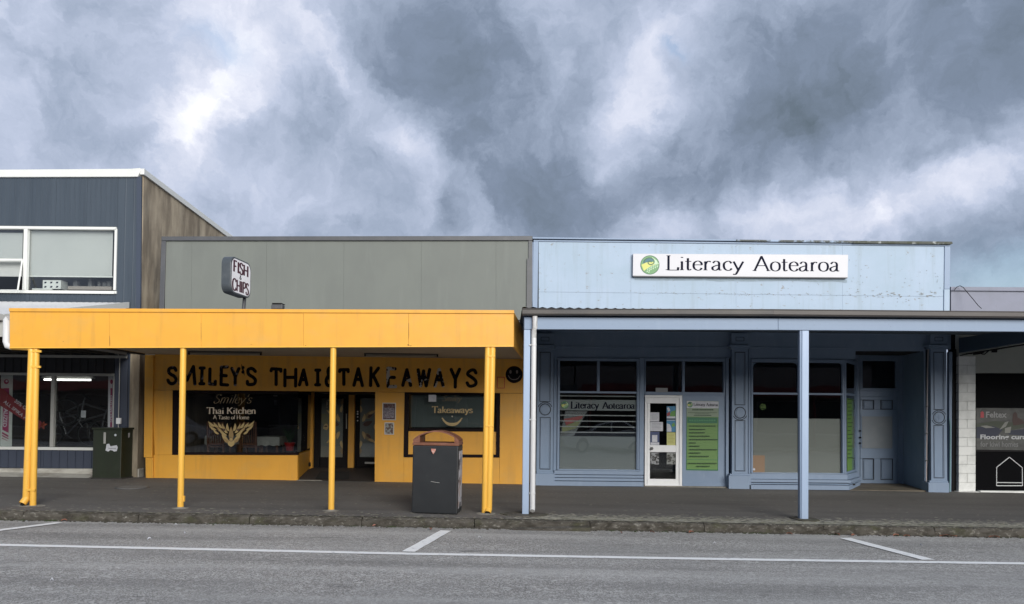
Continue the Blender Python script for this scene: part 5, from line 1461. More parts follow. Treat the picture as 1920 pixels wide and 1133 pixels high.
# flaking paint along the joint, thickest towards the right, and the sign board's cast shadow painted below it
rf = random.Random(5)
mb = MB()
for k in range(150):
    x = 1020 + 745 * rf.random() ** .55; dens = 1.6 if x > 1600 else .7
    y = midy(x) + rf.gauss(-1.0, 2.4 * dens); w_ = rf.uniform(.5, 2.6) * dens; h_ = rf.uniform(.3, .9) * dens ** .5
    if not (topy(x) < y < 575): continue
    flat(mb, [(x + w_ * math.cos(t * 1.05) * rf.uniform(.6, 1), y + h_ * math.sin(t * 1.05) * rf.uniform(.6, 1)) for t in range(6)], YP_ - .006, .0005 + k * .00001)
for k in range(60):
    x = rf.uniform(1440, 1765); y = rf.uniform(480, 576); flat(mb, [(x + rf.uniform(.3, 1) * math.cos(t * 1.3), y + rf.uniform(.3, 1.3) * math.sin(t * 1.3)) for t in range(5)], YP_ - .006, .0022 + k * .00001)
fo = mb.build('flaking_paint', M('bare_board_grey', (.17, .155, .13), .9, [((.30, .30, .28), (30, 30, 30), .45, .6, .7)]), bs); fo['kind'] = 'stuff'
mb = MB(); pts = [(1190, 521), (1588, 524.5)] + [(1588 - k * 26.5, 529 + rf.uniform(-1.2, 1.4) - k * .25) for k in range(16)]
flat(mb, pts, YP_ - .004, 0); mb.build('board_shadow', M('board_shadow_blue', (.225, .28, .325), .8, [((.27, .34, .41), (8, 8, 8), .45, .65, .8)]), bs)  # darker blue strip, the sign board's shadow put in as colour
# upper wall under the verandah
MB().px([(1001, 610), (1783, 612), (1783, 655), (1001, 651)], YBk, .1).build('wall_head', blue_low, bs)
MB().px([(1001, 651.3), (1590, 654), (1590, 673.5), (1001, 670.5)], YBk + .012, .1).build('wall_head', blue_low, bs)
MB().px([(1001, 648.6), (1590, 651.2), (1590, 653.6), (1001, 651)], YBk - .02, .03).build('picture_rail', blue_low, bs, .003)


def pilaster(cx, w, bw, ybt, yb, ycirc, nm='pilaster', star=False):
    x0, x1 = cx - w / 2, cx + w / 2; Yf = YBk - .13
    ps = MB().pxb(x0, 655, x1, ybt, Yf, .2).build(nm, blue_low, bs, .004)
    MB().pxb(cx - bw / 2, ybt + .2, cx + bw / 2, yb, Yf - .09, .3).build('pilaster_base', blue_trim, ps, .008)
    MB().pxb(cx - bw / 2 + 2, ybt - 3.5, cx + bw / 2 - 2, ybt, Yf - .04, .2).build('base_moulding', blue_low, ps, .006)
    MB().pxb(cx - w / 2 - 1, 625, cx + w / 2 + 1, 646.5, Yf - .03, .2).build('capital', blue_low, ps, .006)
    MB().pxb(cx - w / 2 - 4, 646.7, cx + w / 2 + 4, 650.2, Yf - .10, .3).build('capital_moulding', blue_low, ps, .006)
    MB().pxb(cx - w / 2 - 2, 650.4, cx + w / 2 + 2, 654.8, Yf - .05, .2).build('capital_moulding', blue_low, ps, .006)
    MB().frame((cx - 8, 632, cx + 8, 640), (cx - 7, 633, cx + 7, 639), Yf - .034, .006).build('moulding', groove_m, ps)
    k = w * .33
    for (ya, yb2) in ((660, ycirc - 14), (ycirc + 14, ybt - 8)):
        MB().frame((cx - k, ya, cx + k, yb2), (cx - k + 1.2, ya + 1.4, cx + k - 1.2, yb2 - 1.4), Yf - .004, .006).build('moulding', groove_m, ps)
        MB().frame((cx - k + 1.4, ya + 1.6, cx + k - 1.4, yb2 - 1.6), (cx - k + 2.6, ya + 2.8, cx + k - 2.6, yb2 - 2.8), Yf - .012, .014).build('moulding', blue_low, ps, .003)
    for rr_, r0, mt_, dd, (a0, a1) in ((10.4, .012, groove_m, .002, (0, 360)), (8.6, .016, blue_low, .012, (0, 360)), (13.6, .010, groove_m, .003, (205, 335) if not star else (200, 340)), (13.6, .010, groove_m, .003, (25, 155) if star else (20, 160))):
        if rr_ > 13 and (cx < 1100) and a0 > 100: continue
        if rr_ > 13 and (1300 < cx < 1500) and a0 < 100: continue
        if rr_ < 9: 
            mb = MB(); c = W(cx, ycirc, Yf - .002); q = 8.0 * Yf / FPX
            A = [(c.x + q * math.cos(R(t * 15)), Yf - .012, c.z + q * math.sin(R(t * 15))) for t in range(24)]
            mb.hexa(A[::1], [(x, Yf + .01, z) for x, y, z in A]); mb.build('roundel', blue_low, ps, .004); continue
        pts = [W(cx + rr_ * math.cos(R(a0 + (a1 - a0) * t / 24)), ycirc - rr_ * math.sin(R(a0 + (a1 - a0) * t / 24)), Yf) for t in range(25)]
        MB().tube(pts, r0, 6, cap=False).build('moulding', mt_, ps)
    if star:
        for an in (30, 90, 150):
            MB().tube([W(cx + 5.5 * math.cos(R(an)), ycirc - 5.5 * math.sin(R(an)), Yf - .014), W(cx - 5.5 * math.cos(R(an)), ycirc + 5.5 * math.sin(R(an)), Yf - .014)], .008, 6).build('moulding', blue_low, ps)
    return ps


pilaster(1022, 31, 36, 888.5, 912.5, 768)
pilaster(1387.5, 30, 42, 892, 918.5, 774)
pilaster(1760.5, 30, 39, 905, 927, 783, star=True)
MB().pxb(1038, 655, 1044.5, 912, YBk + .0, .12).build('window_jamb', blue_low, bs, .004)

# window A
wa = MB().frame((1044.8, 671.5, 1199, 883), (1049.5, 677, 1194, 880.5), YBk - .03, .12).build('window', blue_low, bs, .004)
pxpart('mullion', (1119.8, 677.2, 1124.5, 733.8), YBk - .028, .10, blue_trim, wa, .003)
pxpart('transom', (1049.7, 734, 1193.8, 737.6), YBk - .028, .10, blue_trim, wa, .003)
MB().frame((1045.5, 672.5, 1198.2, 882.4), (1047.4, 674.6, 1196.2, 880.8), YBk - .045, .014).build('glazing_bead', blue_trim, wa)
for r_ in ((1049.7, 677.2, 1119.6, 733.8), (1124.7, 677.2, 1193.8, 733.8)): pxpart('pane', r_, YBk + .04, .005, glass_dk, wa)
pxpart('pane', (1049.7, 737.8, 1193.8, 880.4), YBk + .04, .005, glass_m, wa)
# films on the glass
YFm = YBk + .052
fm = MB()
for y in (743, 779.2, 790, 800.5, 811): fm.pxb(1049.8, y - .9, 1193.6, y + .9, YFm, .001)
fm.build('film_stripe', frost_lt, wa)
pxpart('film_band', (1049.8, 750, 1193.6, 770), YFm, .001, frost_band, wa)
pxpart('frosted_film', (1049.8, 818.5, 1193.6, 880.3), YFm, .001, frost, wa)
pz = MB(); pz.px([(1060, 771), (1101, 771), (1076, 818), (1049.9, 818)], YFm + .03, .001); pz.build('film_sweep', film('sweep_film', (.14, .15, .16), .6), wa)
pz = MB(); pz.px([(1057, 786), (1093, 779), (1091, 785), (1062, 798)], YFm + .02, .001); pz.build('film_red', film('film_red', (.30, .035, .035), .8), wa)
pz = MB(); pz.px([(1054, 801), (1092, 786), (1080, 803), (1054, 811)], YFm + .02, .001); pz.build('film_green', film('film_olive', (.22, .24, .10), .7), wa)
write('Literacy', 1070, 1123, 766, 13, YBk + .038, ink, 'window_lettering', wa, .17, .07, .10)
write('Aotearoa', 1129.5, 1190.5, 766.5, 12.4, YBk + .038, ink, 'window_lettering', wa, .17, .07, .10)
logo(1059, 759.5, 7.2, YBk + .038, wa)
# vertical blind edge inside, dark furniture
bd = MB()
for y in range(742, 818, 6): bd.pxb(1051, y, 1054.5, y + 3.4, YBk + .3, .01)
bd.build('blind_cord', M('blind_cord_grey', (.06, .06, .06), .8), wa)
MB().pxb(1039.5, 884, 1206, 911, YBk - .06, .05).build('sill_backing', groove_m, bs)  # dark strip that paints the shade in the gaps between sill boards
# stepped sill boards
for i, (y0, y1, dx, d) in enumerate(((883.2, 890.2, 0, .10), (891.3, 895.8, 1, .13), (897.0, 902.0, 1.4, .16), (903.2, 911.8, 1.8, .19))):
    MB().pxb(1039 - dx * 0, y0, 1206.5 + dx * .2, y1, YBk - d, d + .1, 0, .0).build('sill_board', blue_trim, bs, .006)
MB().pxb(1199.2, 671.5, 1207.5, 890, YBk - .05, .15).build('window_jamb', blue_low, bs, .004)

# door bay
wd_ = MB().frame((1207.8, 671.5, 1360.5, 741), (1211, 677.5, 1356.5, 735.3), YBk - .02, .12).build('window', blue_low, bs, .004)
pxpart('mullion', (1279.5, 677.7, 1284, 735.1), YBk - .022, .10, blue_trim, wd_, .003)
for r_ in ((1211.2, 677.7, 1279.3, 735.1), (1284.2, 677.7, 1356.3, 735.1)): pxpart('pane', r_, YBk + .04, .005, glass_dk, wd_)
MB().frame((1209, 673.3, 1359, 738), (1210.4, 675, 1357.4, 736.4), YBk - .034, .012).build('glazing_bead', blue_trim, wd_)
pxpart('street_number_plate', (1229.5, 727.5, 1252, 735.5), YBk - .045, .02, M('plate_grey', (.26, .27, .28), .6), wd_, .002)
dd = MB().frame((1209, 741.3, 1279.2, 911.5), (1213.5, 745.5, 1274, 909), YBk - .03, .12).build('door_frame', white_alu, bs, .006)
leaf = MB(); leaf.frame((1213.8, 745.8, 1273.8, 908.8), (1218.8, 756.5, 1267.5, 898.5), YBk - .005, .05); leaf.pxb(1219, 835, 1267.3, 848, YBk - .005, .05)
leaf = leaf.build('door', white_alu, bs, .004)
pxpart('pane', (1219, 756.7, 1267.3, 834.8), YBk + .02, .005, glass_m, leaf)
pxpart('pane', (1219, 848.2, 1267.3, 898.3), YBk + .02, .005, glass_m, leaf)
kn = W(1222.5, 841.2, YBk - .06)
mb = MB(); mb.tube([kn, kn + Vector((0, .055, 0))], .034, 16); mb.build('handle', M('lock_grey', (.10, .10, .10), .4), leaf, .004)
YN = YBk + .012


def note(r, mat, label, marks=()):
    o = MB().pxb(*r, YN, .0015).build('notice', mat, None, loc=W((r[0] + r[2]) / 2, r[3], YN)); tag(o, label, 'notice', 'notices taped to the white door')
    for (q, mt_) in marks:
        mb = MB(); k = 0
        for poly in q: flat(mb, poly, YN, .001 + .0004 * k); k += 1
        mb.build('print', mt_, o)
    return o


def rows(x0, x1, y0, y1, n): return [[(x0, y0 + (y1 - y0) * k / n), (x1 - (k % 3), y0 + (y1 - y0) * k / n), (x1 - (k % 3), y0 + (y1 - y0) * k / n + .55), (x0, y0 + (y1 - y0) * k / n + .55)] for k in range(n)]


note((1219.3, 773.5, 1236, 790.5), paper, 'upper white printed sheet at left of the white door glass', [(rows(1221.5, 1234, 776, 789, 6), text_grey)])
note((1219.3, 791.5, 1243, 808.5), paper, 'wide white printed sheet at left below the upper sheet on the door', [(rows(1222, 1240, 794, 807, 5), text_grey)])
note((1219.3, 810, 1236.3, 834.5), M('paper_navy', (.05, .07, .16), .6), 'white card on dark blue poster at left above the door handle', [([[(1222.5, 816), (1232.5, 816), (1232.5, 829), (1222.5, 829)], [(1219.6, 829.8), (1236, 829.8), (1236, 834.2), (1219.6, 834.2)]], paper)])
note((1250, 762, 1267, 785), paper_blue, 'topmost blue and green poster at right of the door glass', [([[(1250.4, 781), (1266.6, 781), (1266.6, 784.6), (1250.4, 784.6)], [(1250.4, 765), (1254, 764), (1257, 770), (1253, 772)]], paper), ([[(1258, 772), (1266.6, 769), (1266.6, 781), (1256, 781)]], paper_green), ([[(1250.4, 775), (1256, 772), (1257, 779), (1250.4, 780.8)]], paper_red)])
note((1250, 787, 1267, 810), paper_blue, 'middle blue and white poster at right of the door glass', [([[(1250.4, 794), (1256, 796), (1259, 803), (1259, 809.6), (1250.4, 809.6)], [(1250.4, 787.4), (1266.6, 787.4), (1266.6, 788.6), (1250.4, 788.6)]], paper), ([[(1259, 796), (1264, 792), (1266.4, 799), (1260, 801)]], paper_green)])
note((1250.3, 811, 1266.6, 835), paper_yel, 'lowest yellow poster at right of the door glass', [(rows(1252.5, 1264.5, 814, 833, 7), M('ochre_text', (.30, .26, .06), .7))])
note((1219.3, 848.8, 1235.5, 871), M('photo_paper', (.26, .27, .28), .6, [((.02, .02, .02), (16, 16, 16), .48, .53, .95, 4)]), 'black and white poster at left of the lower door glass')
note((1250, 848.8, 1266.8, 871), M('photo_paper2', (.22, .23, .22), .6, [((.025, .025, .02), (12, 12, 18), .44, .52, .95, 4)]), 'grey photographic poster at right of the lower door glass')
# panel with the green poster
MB().pxb(1279.5, 741.3, 1361, 914, YBk + .0, .1).build('side_panel', blue_low, bs, .004)
MB().pxb(1361.2, 671.5, 1366.5, 914, YBk - .06, .2).build('window_jamb', blue_low, bs, .004)
MB().pxb(1403.5, 655, 1407.5, 890, YBk - .02, .1).build('window_jamb', blue_low, bs, .004)
MB().pxb(1279.5, 905.5, 1361, 914, YBk - .02, .03).build('skirting', blue_low, bs, .003)
YQ = YBk - .008
gp = thing('green_poster', 'tall green and white information poster beside the white door', 'poster', W(1317, 883, YQ))
MB().px([(1287.5, 751.5), (1347.5, 752.5), (1346.5, 883), (1286.5, 882)], YQ, .006).build('poster_sheet', green_p, gp)
def gpoly(q, mt_, nm='poster_print', o=.001):
    mb = MB(); k = 0
    for p in q: flat(mb, p, YQ, o + .0003 * k); k += 1
    return mb.build(nm, mt_, gp)
gpoly([[(1287.8, 751.9), (1347.2, 752.9), (1347.1, 766), (1287.7, 765.4)]], paper)
gpoly([[(1287.6, 765.8), (1347, 766.4), (1346.9, 782), (1287.4, 781.3)]], green_pale)
gpoly([[(1289, 782.6), (1345, 783.2), (1344.8, 794), (1288.8, 793.4)]], green_d)
logo(1293.8, 758.8, 5.2, YQ, gp)
write('Literacy', 1300.5, 1322, 761.3, 5.6, YQ, ink, 'lettering', gp, .17, .08, .0, raise_=.002)
write('Aotearoa', 1324.5, 1346, 761.6, 5.6, YQ, ink, 'lettering', gp, .17, .08, .0, raise_=.002)
tl_ = []
def dash(x0, x1, y, h=1.0):
    x = x0
    while x < x1 - .6:
        w = min(random.uniform(1.6, 4.2), x1 - x); tl_.append([(x, y - h), (x + w, y - h + .05), (x + w, y + h), (x, y + h)]); x += w + .5
dash(1298, 1338, 768.6, 1.1); dash(1290, 1344, 774, .35); dash(1303, 1330, 776.2, .35); dash(1301, 1334, 779, .6)
for y, x1 in ((799, 1341), (805.5, 1322), (811.5, 1321), (818, 1331), (824.3, 1345), (830.5, 1304), (836.6, 1311), (843, 1344), (849.3, 1313), (855.5, 1328)): dash(1292, x1, y, .95)
dash(1290, 1344, 868.5, .85); dash(1305, 1330, 874, .85)
gpoly(tl_, green_t, 'poster_text', .0016)
gpoly([[(1287.6, 861.5), (1346.2, 862.3), (1346.2, 863), (1287.6, 862.2)], [(1287.4, 879.8), (1346, 880.8), (1346, 882.6), (1287, 881.6)], [(1287.3, 783), (1288.3, 783), (1287.6, 881), (1286.8, 881)], [(1345.6, 783), (1346.8, 783), (1346.4, 882), (1345.2, 882)]], green_d)
gpoly([[(1292 + k * 4.6, 787), (1295.3 + k * 4.6, 787), (1295.3 + k * 4.6, 789.8), (1292 + k * 4.6, 789.8)] for k in range(11)], M('band_text', (.06, .22, .10), .6), 'poster_text', .0016)

# window B with a splayed corner
wb_ = MB().frame((1408, 673.5, 1587, 889), (1412, 680, 1580, 887), YBk - .03, .12).build('window', blue_low, bs, .004)
pxpart('transom', (1412.2, 736.8, 1579.8, 740.4), YBk - .03, .10, blue_trim, wb_, .003)
pxpart('mullion', (1496.5, 680.2, 1503, 736.6), YBk - .03, .10, blue_trim, wb_, .003)
pxpart('mullion', (1500, 740.6, 1503.5, 886.8), YBk - .026, .10, blue_trim, wb_, .003)
MB().frame((1408.8, 674.4, 1586.2, 888.5), (1410.2, 676, 1584.6, 887.4), YBk - .044, .014).build('glazing_bead', blue_trim, wb_)
for (x, sx) in ((1412.2, 1), (1496.3, -1), (1503.2, 1), (1579.8, -1)):
    if x == 1503.2: continue
    q = [(x, 680.2)] + [(x + sx * 9 * (1 - math.sin(R(t * 9))), 680.2 + 9 * (1 - math.cos(R(t * 9)))) for t in range(11)]
    MB().px(q, YBk - .02, .05).build('corner_bracket', blue_low, wb_)
for r_, g_ in (((1412.2, 680.2, 1496.3, 736.6), glass_dk), ((1503.2, 680.2, 1579.8, 736.6), glass_dk), ((1412.2, 740.6, 1499.8, 886.8), glass_m), ((1503.7, 740.6, 1579.8, 886.8), glass_m)): pxpart('pane', r_, YBk + .04, .005, g_, wb_)
pxpart('frosted_film', (1412.4, 784.5, 1499.6, 886.7), YBk + .052, .001, frost_warm, wb_)
pxpart('frosted_film', (1503.9, 785.3, 1579.6, 886.7), YBk + .052, .001, frost_warm, wb_)
mb = MB(); disc(mb, 1430.5, 763, 6, YBk + .9, 0, 14); mb.build('ornament', M('lime_leaf', (.22, .34, .06), .6, [((.02, .05, .01), (30, 30, 30), .45, .55, .9)]), wb_)
cbx = stand('cardboard_carton', (1411.5, 854, 1434, 888), YBk + .043, .0065, card_m, 'plain brown cardboard sheet at bottom left of the second blue shop window', 'cardboard')
mb = MB(); disc(mb, 1413.8, 880.2, 2.1, YBk + .038, .002, 12); mb.build('sticker', paper, cbx)
stand('desk', (1436, 853, 1578, 856), YBk + .35, .5, M('desk_pale', (.5, .5, .47), .6), 'pale desk edge showing behind the frosted window film', 'desk')
# splayed side light
YR = 18.55
def splay_pt(t): return (1587 + 17.5 * t)
upright('side_light', 1581.5, 1587.2, 673.5, 889, YBk - .028, YBk + .06, blue_low, bs, .05)
upright('side_frame', 1587.4, 1604, 672, 680, YBk + .03, 18.4, blue_low, bs, .06)
upright('side_frame', 1587.4, 1604, 737, 741, YBk + .03, 18.4, blue_low, bs, .06)
upright('side_frame', 1587.4, 1604, 885, 889, YBk + .03, 18.4, blue_low, bs, .06)
upright('side_frame', 1604.1, 1608, 672, 900, 18.4, 18.5, blue_low, bs, .06)
upright('pane', 1587.4, 1604, 680.3, 736.7, YBk + .05, 18.41, glass_dk, bs, .006)
upright('pane', 1587.4, 1604, 741.3, 884.7, YBk + .05, 18.41, glass_m, bs, .006)
sp_ = upright('side_poster', 1588.8, 1600.5, 747, 884, YBk + .10, 18.22, M('side_poster_green', (.13, .26, .06), .6, [((.30, .33, .30), (1, 1, .1), .9, 1, .1)]), bs, .004)
tag(sp_, 'green poster on the splayed side window')
mb = MB()
for k in range(16):
    y = 750 + k * 7.3; A = W(1589.6, y, YBk + .1); B = W(1599 - (k % 3) * 2, y - .3, 18.1 - (k % 3) * .15)
    mb.face([A + Vector((-.004, -.008, 0)), B + Vector((-.004, -.008, 0)), B + Vector((-.004, -.008, .022)), A + Vector((-.004, -.008, .022))])
mb.build('poster_text', green_t, sp_)
for i, (y0, y1, dx, d) in enumerate(((889.2, 899.0, 0, .12), (900.0, 905.0, 6, .20), (906.2, 908.6, 2, .16), (910.0, 918.5, 3, .22))):
    mt_ = blue_trim if i != 2 else blue_low
    x1 = 1589 + dx
    MB().pxb(1405, y0, x1, y1, YBk - d, d + .09).build('sill_board', mt_, bs, .005)
    za, zb_ = W(1500, y0, YBk - d).z, W(1500, y1, YBk - d).z
    A = Vector((W(x1, 900, YBk - d).x, YBk - d, 0)); B = Vector((W(1611, 900, 18.3).x + .01 * dx, 18.3, 0))
    MB().hexa([(A.x + .002, A.y, zb_), (B.x, B.y, zb_), (B.x, B.y, za), (A.x + .002, A.y, za)], [(A.x - .25, A.y + .3, zb_), (B.x - .25, B.y, zb_), (B.x - .25, B.y, za), (A.x - .25, A.y + .3, za)]).build('sill_board', mt_, bs, .004)
MB().px([(1412, 889), (1586, 889), (1586, 921), (1412, 920)], YBk + .0, .06).build('sill_backing', blue_dark, bs)

# recessed entrance with the old panelled door
YD2 = 18.7
MB().px([(1590.2, 654), (1745, 654), (1745, 658.5), (1604, 658), (1604, 672.8), (1590.2, 673)], YBk + .012, .1).build('wall_head', blue_low, bs)
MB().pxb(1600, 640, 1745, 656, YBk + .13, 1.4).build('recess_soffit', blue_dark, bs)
rb = MB(); rb.pxb(1596, 655, 1612, 908, YD2, .1); rb.pxb(1684.5, 655, 1694, 908, YD2, .1); rb.pxb(1612.2, 655, 1684.3, 667, YD2, .1); rb.pxb(1612.2, 732.5, 1684.3, 744, YD2, .1)
rb.build('recess_wall', blue_low, bs, .004)
tw = MB().frame((1612.4, 667.2, 1684.2, 732.3), (1617.5, 677, 1679.5, 728), YD2 - .02, .08).build('window', blue_low, bs, .006)
MB().frame((1615.2, 674.6, 1682, 730.4), (1617.2, 676.6, 1679.8, 728.3), YD2 - .035, .014).build('glazing_bead', blue_low, tw)
pxpart('pane', (1617.7, 677.2, 1679.3, 727.8), YD2 + .02, .005, glass_dk, tw)
pdr = MB(); dz_ = (1613, 744.2, 1683.5, 906.5)
panels = [(1617.5, 750, 1639, 768), (1651.5, 750, 1674, 768), (1617, 860, 1639, 900), (1650.5, 860, 1675, 900)]
xs_c = [1613, 1617.5, 1639, 1651, 1674.5, 1683.5]
pdr.pxb(1613, 744.2, 1683.5, 750, YD2 + .02, .05); pdr.pxb(1613, 768.2, 1683.5, 859.8, YD2 + .02, .05); pdr.pxb(1613, 900.2, 1683.5, 906.5, YD2 + .02, .05)
for (a, b) in ((1613, 1617.3), (1639.2, 1650.8), (1674.6, 1683.5)):
    pdr.pxb(a, 750.2, b, 768, YD2 + .02, .05); pdr.pxb(a, 860, b, 900, YD2 + .02, .05)
pdr = pdr.build('door', blue_low, bs, .002)
for (x0, y0, x1, y1) in panels:
    MB().pxb(x0, y0, x1, y1, YD2 + .055, .01).build('door_panel', blue_low, pdr)
    MB().pxb(x0 + 3, y0 + 3, x1 - 3, y1 - 3, YD2 + .035, .02).build('door_panel', blue_low, pdr, .008)
    MB().frame((x0, y0, x1, y1), (x0 + 1.3, y0 + 1.3, x1 - 1.3, y1 - 1.3), YD2 + .03, .02).build('moulding', groove_m, pdr)  # groove round the panel, its shade painted as a dark line
MB().frame((1614.5, 777.5, 1675, 839), (1616, 779, 1673.5, 837.5), YD2 + .008, .012).build('moulding', blue_low, pdr)
MB().pxb(1616.5, 781, 1673, 841, YD2 + .0, .015).build('cover_board', M('door_cover_board', (.20, .225, .25), .6, [((.25, .27, .29), (3, 3, 3), .45, .7, .6)]), pdr, .002)
mb = MB()
for y in (808, 820.5, 831): c_ = W(1612, y, YD2 - .0); mb.tube([c_, c_ + Vector((0, -.05, 0))], .02, 12)
mb.build('handle', black, pdr)
# right hand side wall of the recess and its floor
xa_ = W(1693.5, 800, YD2).x; xb_ = W(1733, 800, YBk).x
MB().hexa([(xb_, YBk + .0, .0), (xb_ + .1, YBk + .0, .0), (xb_ + .1, YBk + .0, 3.5), (xb_, YBk + .0, 3.5)], [(xa_, YD2 - .002, .0), (xa_ + .1, YD2 - .002, .0), (xa_ + .1, YD2 - .002, 3.5), (xa_, YD2 - .002, 3.5)]).build('recess_side', blue_low, bs)
MB().pxb(1736, 655, 1746, 925, YBk + .0, .1).build('window_jamb', blue_low, bs, .004)
zfr = W(1650, 906.5, YD2).z; zff = ground_z(8.2, YBk) + .012
MB().hexa([(W(1590, 900, YBk).x, YBk - .12, -.1), (xb_ + .02, YBk - .12, -.1), (xb_ + .02, YBk - .12, zff), (W(1590, 900, YBk).x, YBk - .12, zff)],
          [(W(1590, 900, YBk).x, YD2, -.1), (xa_ + .02, YD2, -.1), (xa_ + .02, YD2, zfr), (W(1590, 900, YBk).x, YD2, zfr)]).build('recess_floor', M('recess_floor_tan', (.16, .135, .10), .8, [((.09, .08, .065), (3, 3, 3), .42, .65, .7)]), bs)
MB().hexa([(W(1206, 900, YBk).x, YBk - .10, -.1), (W(1362, 900, YBk).x, YBk - .10, -.1), (W(1362, 900, YBk).x, YBk - .10, ground_z(4.2, YBk) + .02), (W(1206, 900, YBk).x, YBk - .10, ground_z(3.8, YBk) + .02)],
          [(W(1206, 900, YBk).x, YBk + .1, -.1), (W(1362, 900, YBk).x, YBk + .1, -.1), (W(1362, 900, YBk).x, YBk + .1, ground_z(4.2, YBk) + .03), (W(1206, 900, YBk).x, YBk + .1, ground_z(3.8, YBk) + .03)]).build('doorstep', pale_conc, bs, .005)
# conduit and downpipe
cd = thing('conduit', 'slim pale pink conduit running down beside the right hand pilaster', 'conduit', W(1736, 920, YBk - .05))
MB().tube([W(1740.5, 652, YBk - .06), W(1739, 700, YBk - .06), W(1736.5, 924, YBk - .06)], .013, 8).build('pipe', M('conduit_pink_grey', (.42, .38, .38), .5), cd)
mb = MB()
for y in (762, 813, 864, 909): mb.pxb(1735.5 + (900 - y) * .012, y - 1, 1740 + (900 - y) * .012, y + 1, YBk - .08, .03)
mb.build('clip', cap_dark, cd)
dpn = thing('downpipe', 'dark blue square downpipe between the pilaster and the black gap', 'downpipe', W(1783, 925, YBk))
MB().px([(1779.5, 660), (1786, 660), (1784, 925), (1780, 925)], YBk - .04, .1).build('pipe', blue_low, dpn, .01)
MB().tube([W(1780.5, 785, YBk - .05), W(1782, 800, YBk - .07), W(1781, 924, YBk - .05)], .018, 8).build('pipe', M('sea_green_pipe', (.17, .30, .32), .6), dpn)
MB().px([(1786.5, 655), (1798, 655), (1796.5, 926), (1785, 926)], YBk + .1, .1).build('end_recess', black, bs)

# LITERACY board
YSg = YP_ - .09
sg = thing('sign_board', 'long white sign board lettered Literacy Aotearoa with green round emblem', 'sign', W(1388, 520, YSg))
MB().px([(1187, 475.8), (1590.5, 477.8), (1589.5, 520.5), (1186.5, 517.3)], YSg, .075).build('board', sign_white, sg, .004)
MB().px([(1186.8, 517.5), (1589.4, 520.7), (1588.6, 522), (1187.2, 519)], YSg + .004, .07).build('lower_edge', M('board_edge', (.06, .06, .065), .5), sg)
write('Literacy', 1248, 1395, 506.6, 27.5, YSg, ink, 'lettering', sg, .115, .05, .10, drop=.9)
write('Aotearoa', 1412.5, 1575, 508.2, 27.5, YSg, ink, 'lettering', sg, .115, .05, .10, drop=.9)
logo(1218.5, 497, 18, YSg, sg)

# ---------------------------------------------------------------- blue verandah
YV = 12.5
vr = thing('blue_verandah', 'blue timber verandah with dark gutter and square posts over the footpath', 'verandah', (W(1500, 970, YV).x, YV, .1))
XV0, XV1 = W(981, 600, YV).x, 17.5
MB().px([(983, 594.8), (1458.8, 597.5), (1458.8, 618.8), (983, 617.5)], YV, .09).build('beam', blue_trim, vr, .004)
MB().px([(1459.3, 597.5), (2100, 601), (2100, 623.2), (1459.3, 618.8)], YV + .003, .09).build('beam', blue_trim, vr, .004)
MB().px([(983, 591.5), (2100, 597), (2100, 600.8), (983, 594.6)], YV + .05, .06).build('gutter_board', blue_dark, vr)
# quad gutter with a rolled edge
def gutter(px0, y0, px1, y1, Yf, mat, parent):
    a, b = W(px0, y0, Yf), W(px1, y1, Yf)
    prof = [(0, 0), (-.008, -.012), (.0, -.022), (.004, -.085), (.03, -.108), (.12, -.108), (.12, .005), (.10, .005), (.10, -.09), (.03, -.09), (.015, -.015)]
    mb = MB(); mb.hexa([(a.x, a.y + p, a.z + q) for p, q in prof], [(b.x, b.y + p, b.z + q) for p, q in prof]); return mb.build('gutter', mat, parent)
gutter(979.5, 578.5, 1450, 579.7, YV - .14, gutter_m, vr); gutter(1450.2, 579.7, 2100, 585.5, YV - .141, M('gutter_brown', (.075, .066, .062), .5, [((.095, .085, .08), (.7, 3, 3), .4, .65, .6)]), vr)
mb = MB(); zr0 = W(1000, 578.2, YV).z; x = XV0 - .02; n = int((XV1 - XV0) / .038)
for k in range(n):
    xa, xb = XV0 - .02 + k * .038, XV0 - .02 + (k + 1) * .038
    ha, hb = .011 * math.sin(k * 1.57), .011 * math.sin((k + 1) * 1.57); t0_ = -.0036 * (xa - XV0); t1_ = -.0036 * (xb - XV0)
    mb.face([(xa, YV - .10, zr0 + ha + t0_), (xb, YV - .10, zr0 + hb + t1_), (xb, YP_ - .03, zr0 + .33 + hb + t1_), (xa, YP_ - .03, zr0 + .33 + ha + t0_)])
mb.build('roofing', iron_roof, vr, fix=False)
zl = W(1300, 622, YBk).z
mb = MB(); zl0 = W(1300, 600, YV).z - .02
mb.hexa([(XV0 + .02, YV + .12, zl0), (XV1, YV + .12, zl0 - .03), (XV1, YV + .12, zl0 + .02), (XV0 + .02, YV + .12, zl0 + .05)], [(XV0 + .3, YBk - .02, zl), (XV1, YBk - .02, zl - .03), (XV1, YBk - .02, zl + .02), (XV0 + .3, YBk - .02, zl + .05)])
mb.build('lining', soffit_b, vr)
MB().hexa([(XV0 + .0, YV + .1, 3.28), (XV0 + .04, YV + .1, 3.28), (XV0 + .04, YV + .1, 3.58), (XV0, YV + .1, 3.58)], [(XV0 + .28, YBk - .02, 3.4), (XV0 + .32, YBk - .02, 3.4), (XV0 + .32, YBk - .02, 3.85), (XV0 + .28, YBk - .02, 3.85)]).build('end_board', blue_dark, vr)
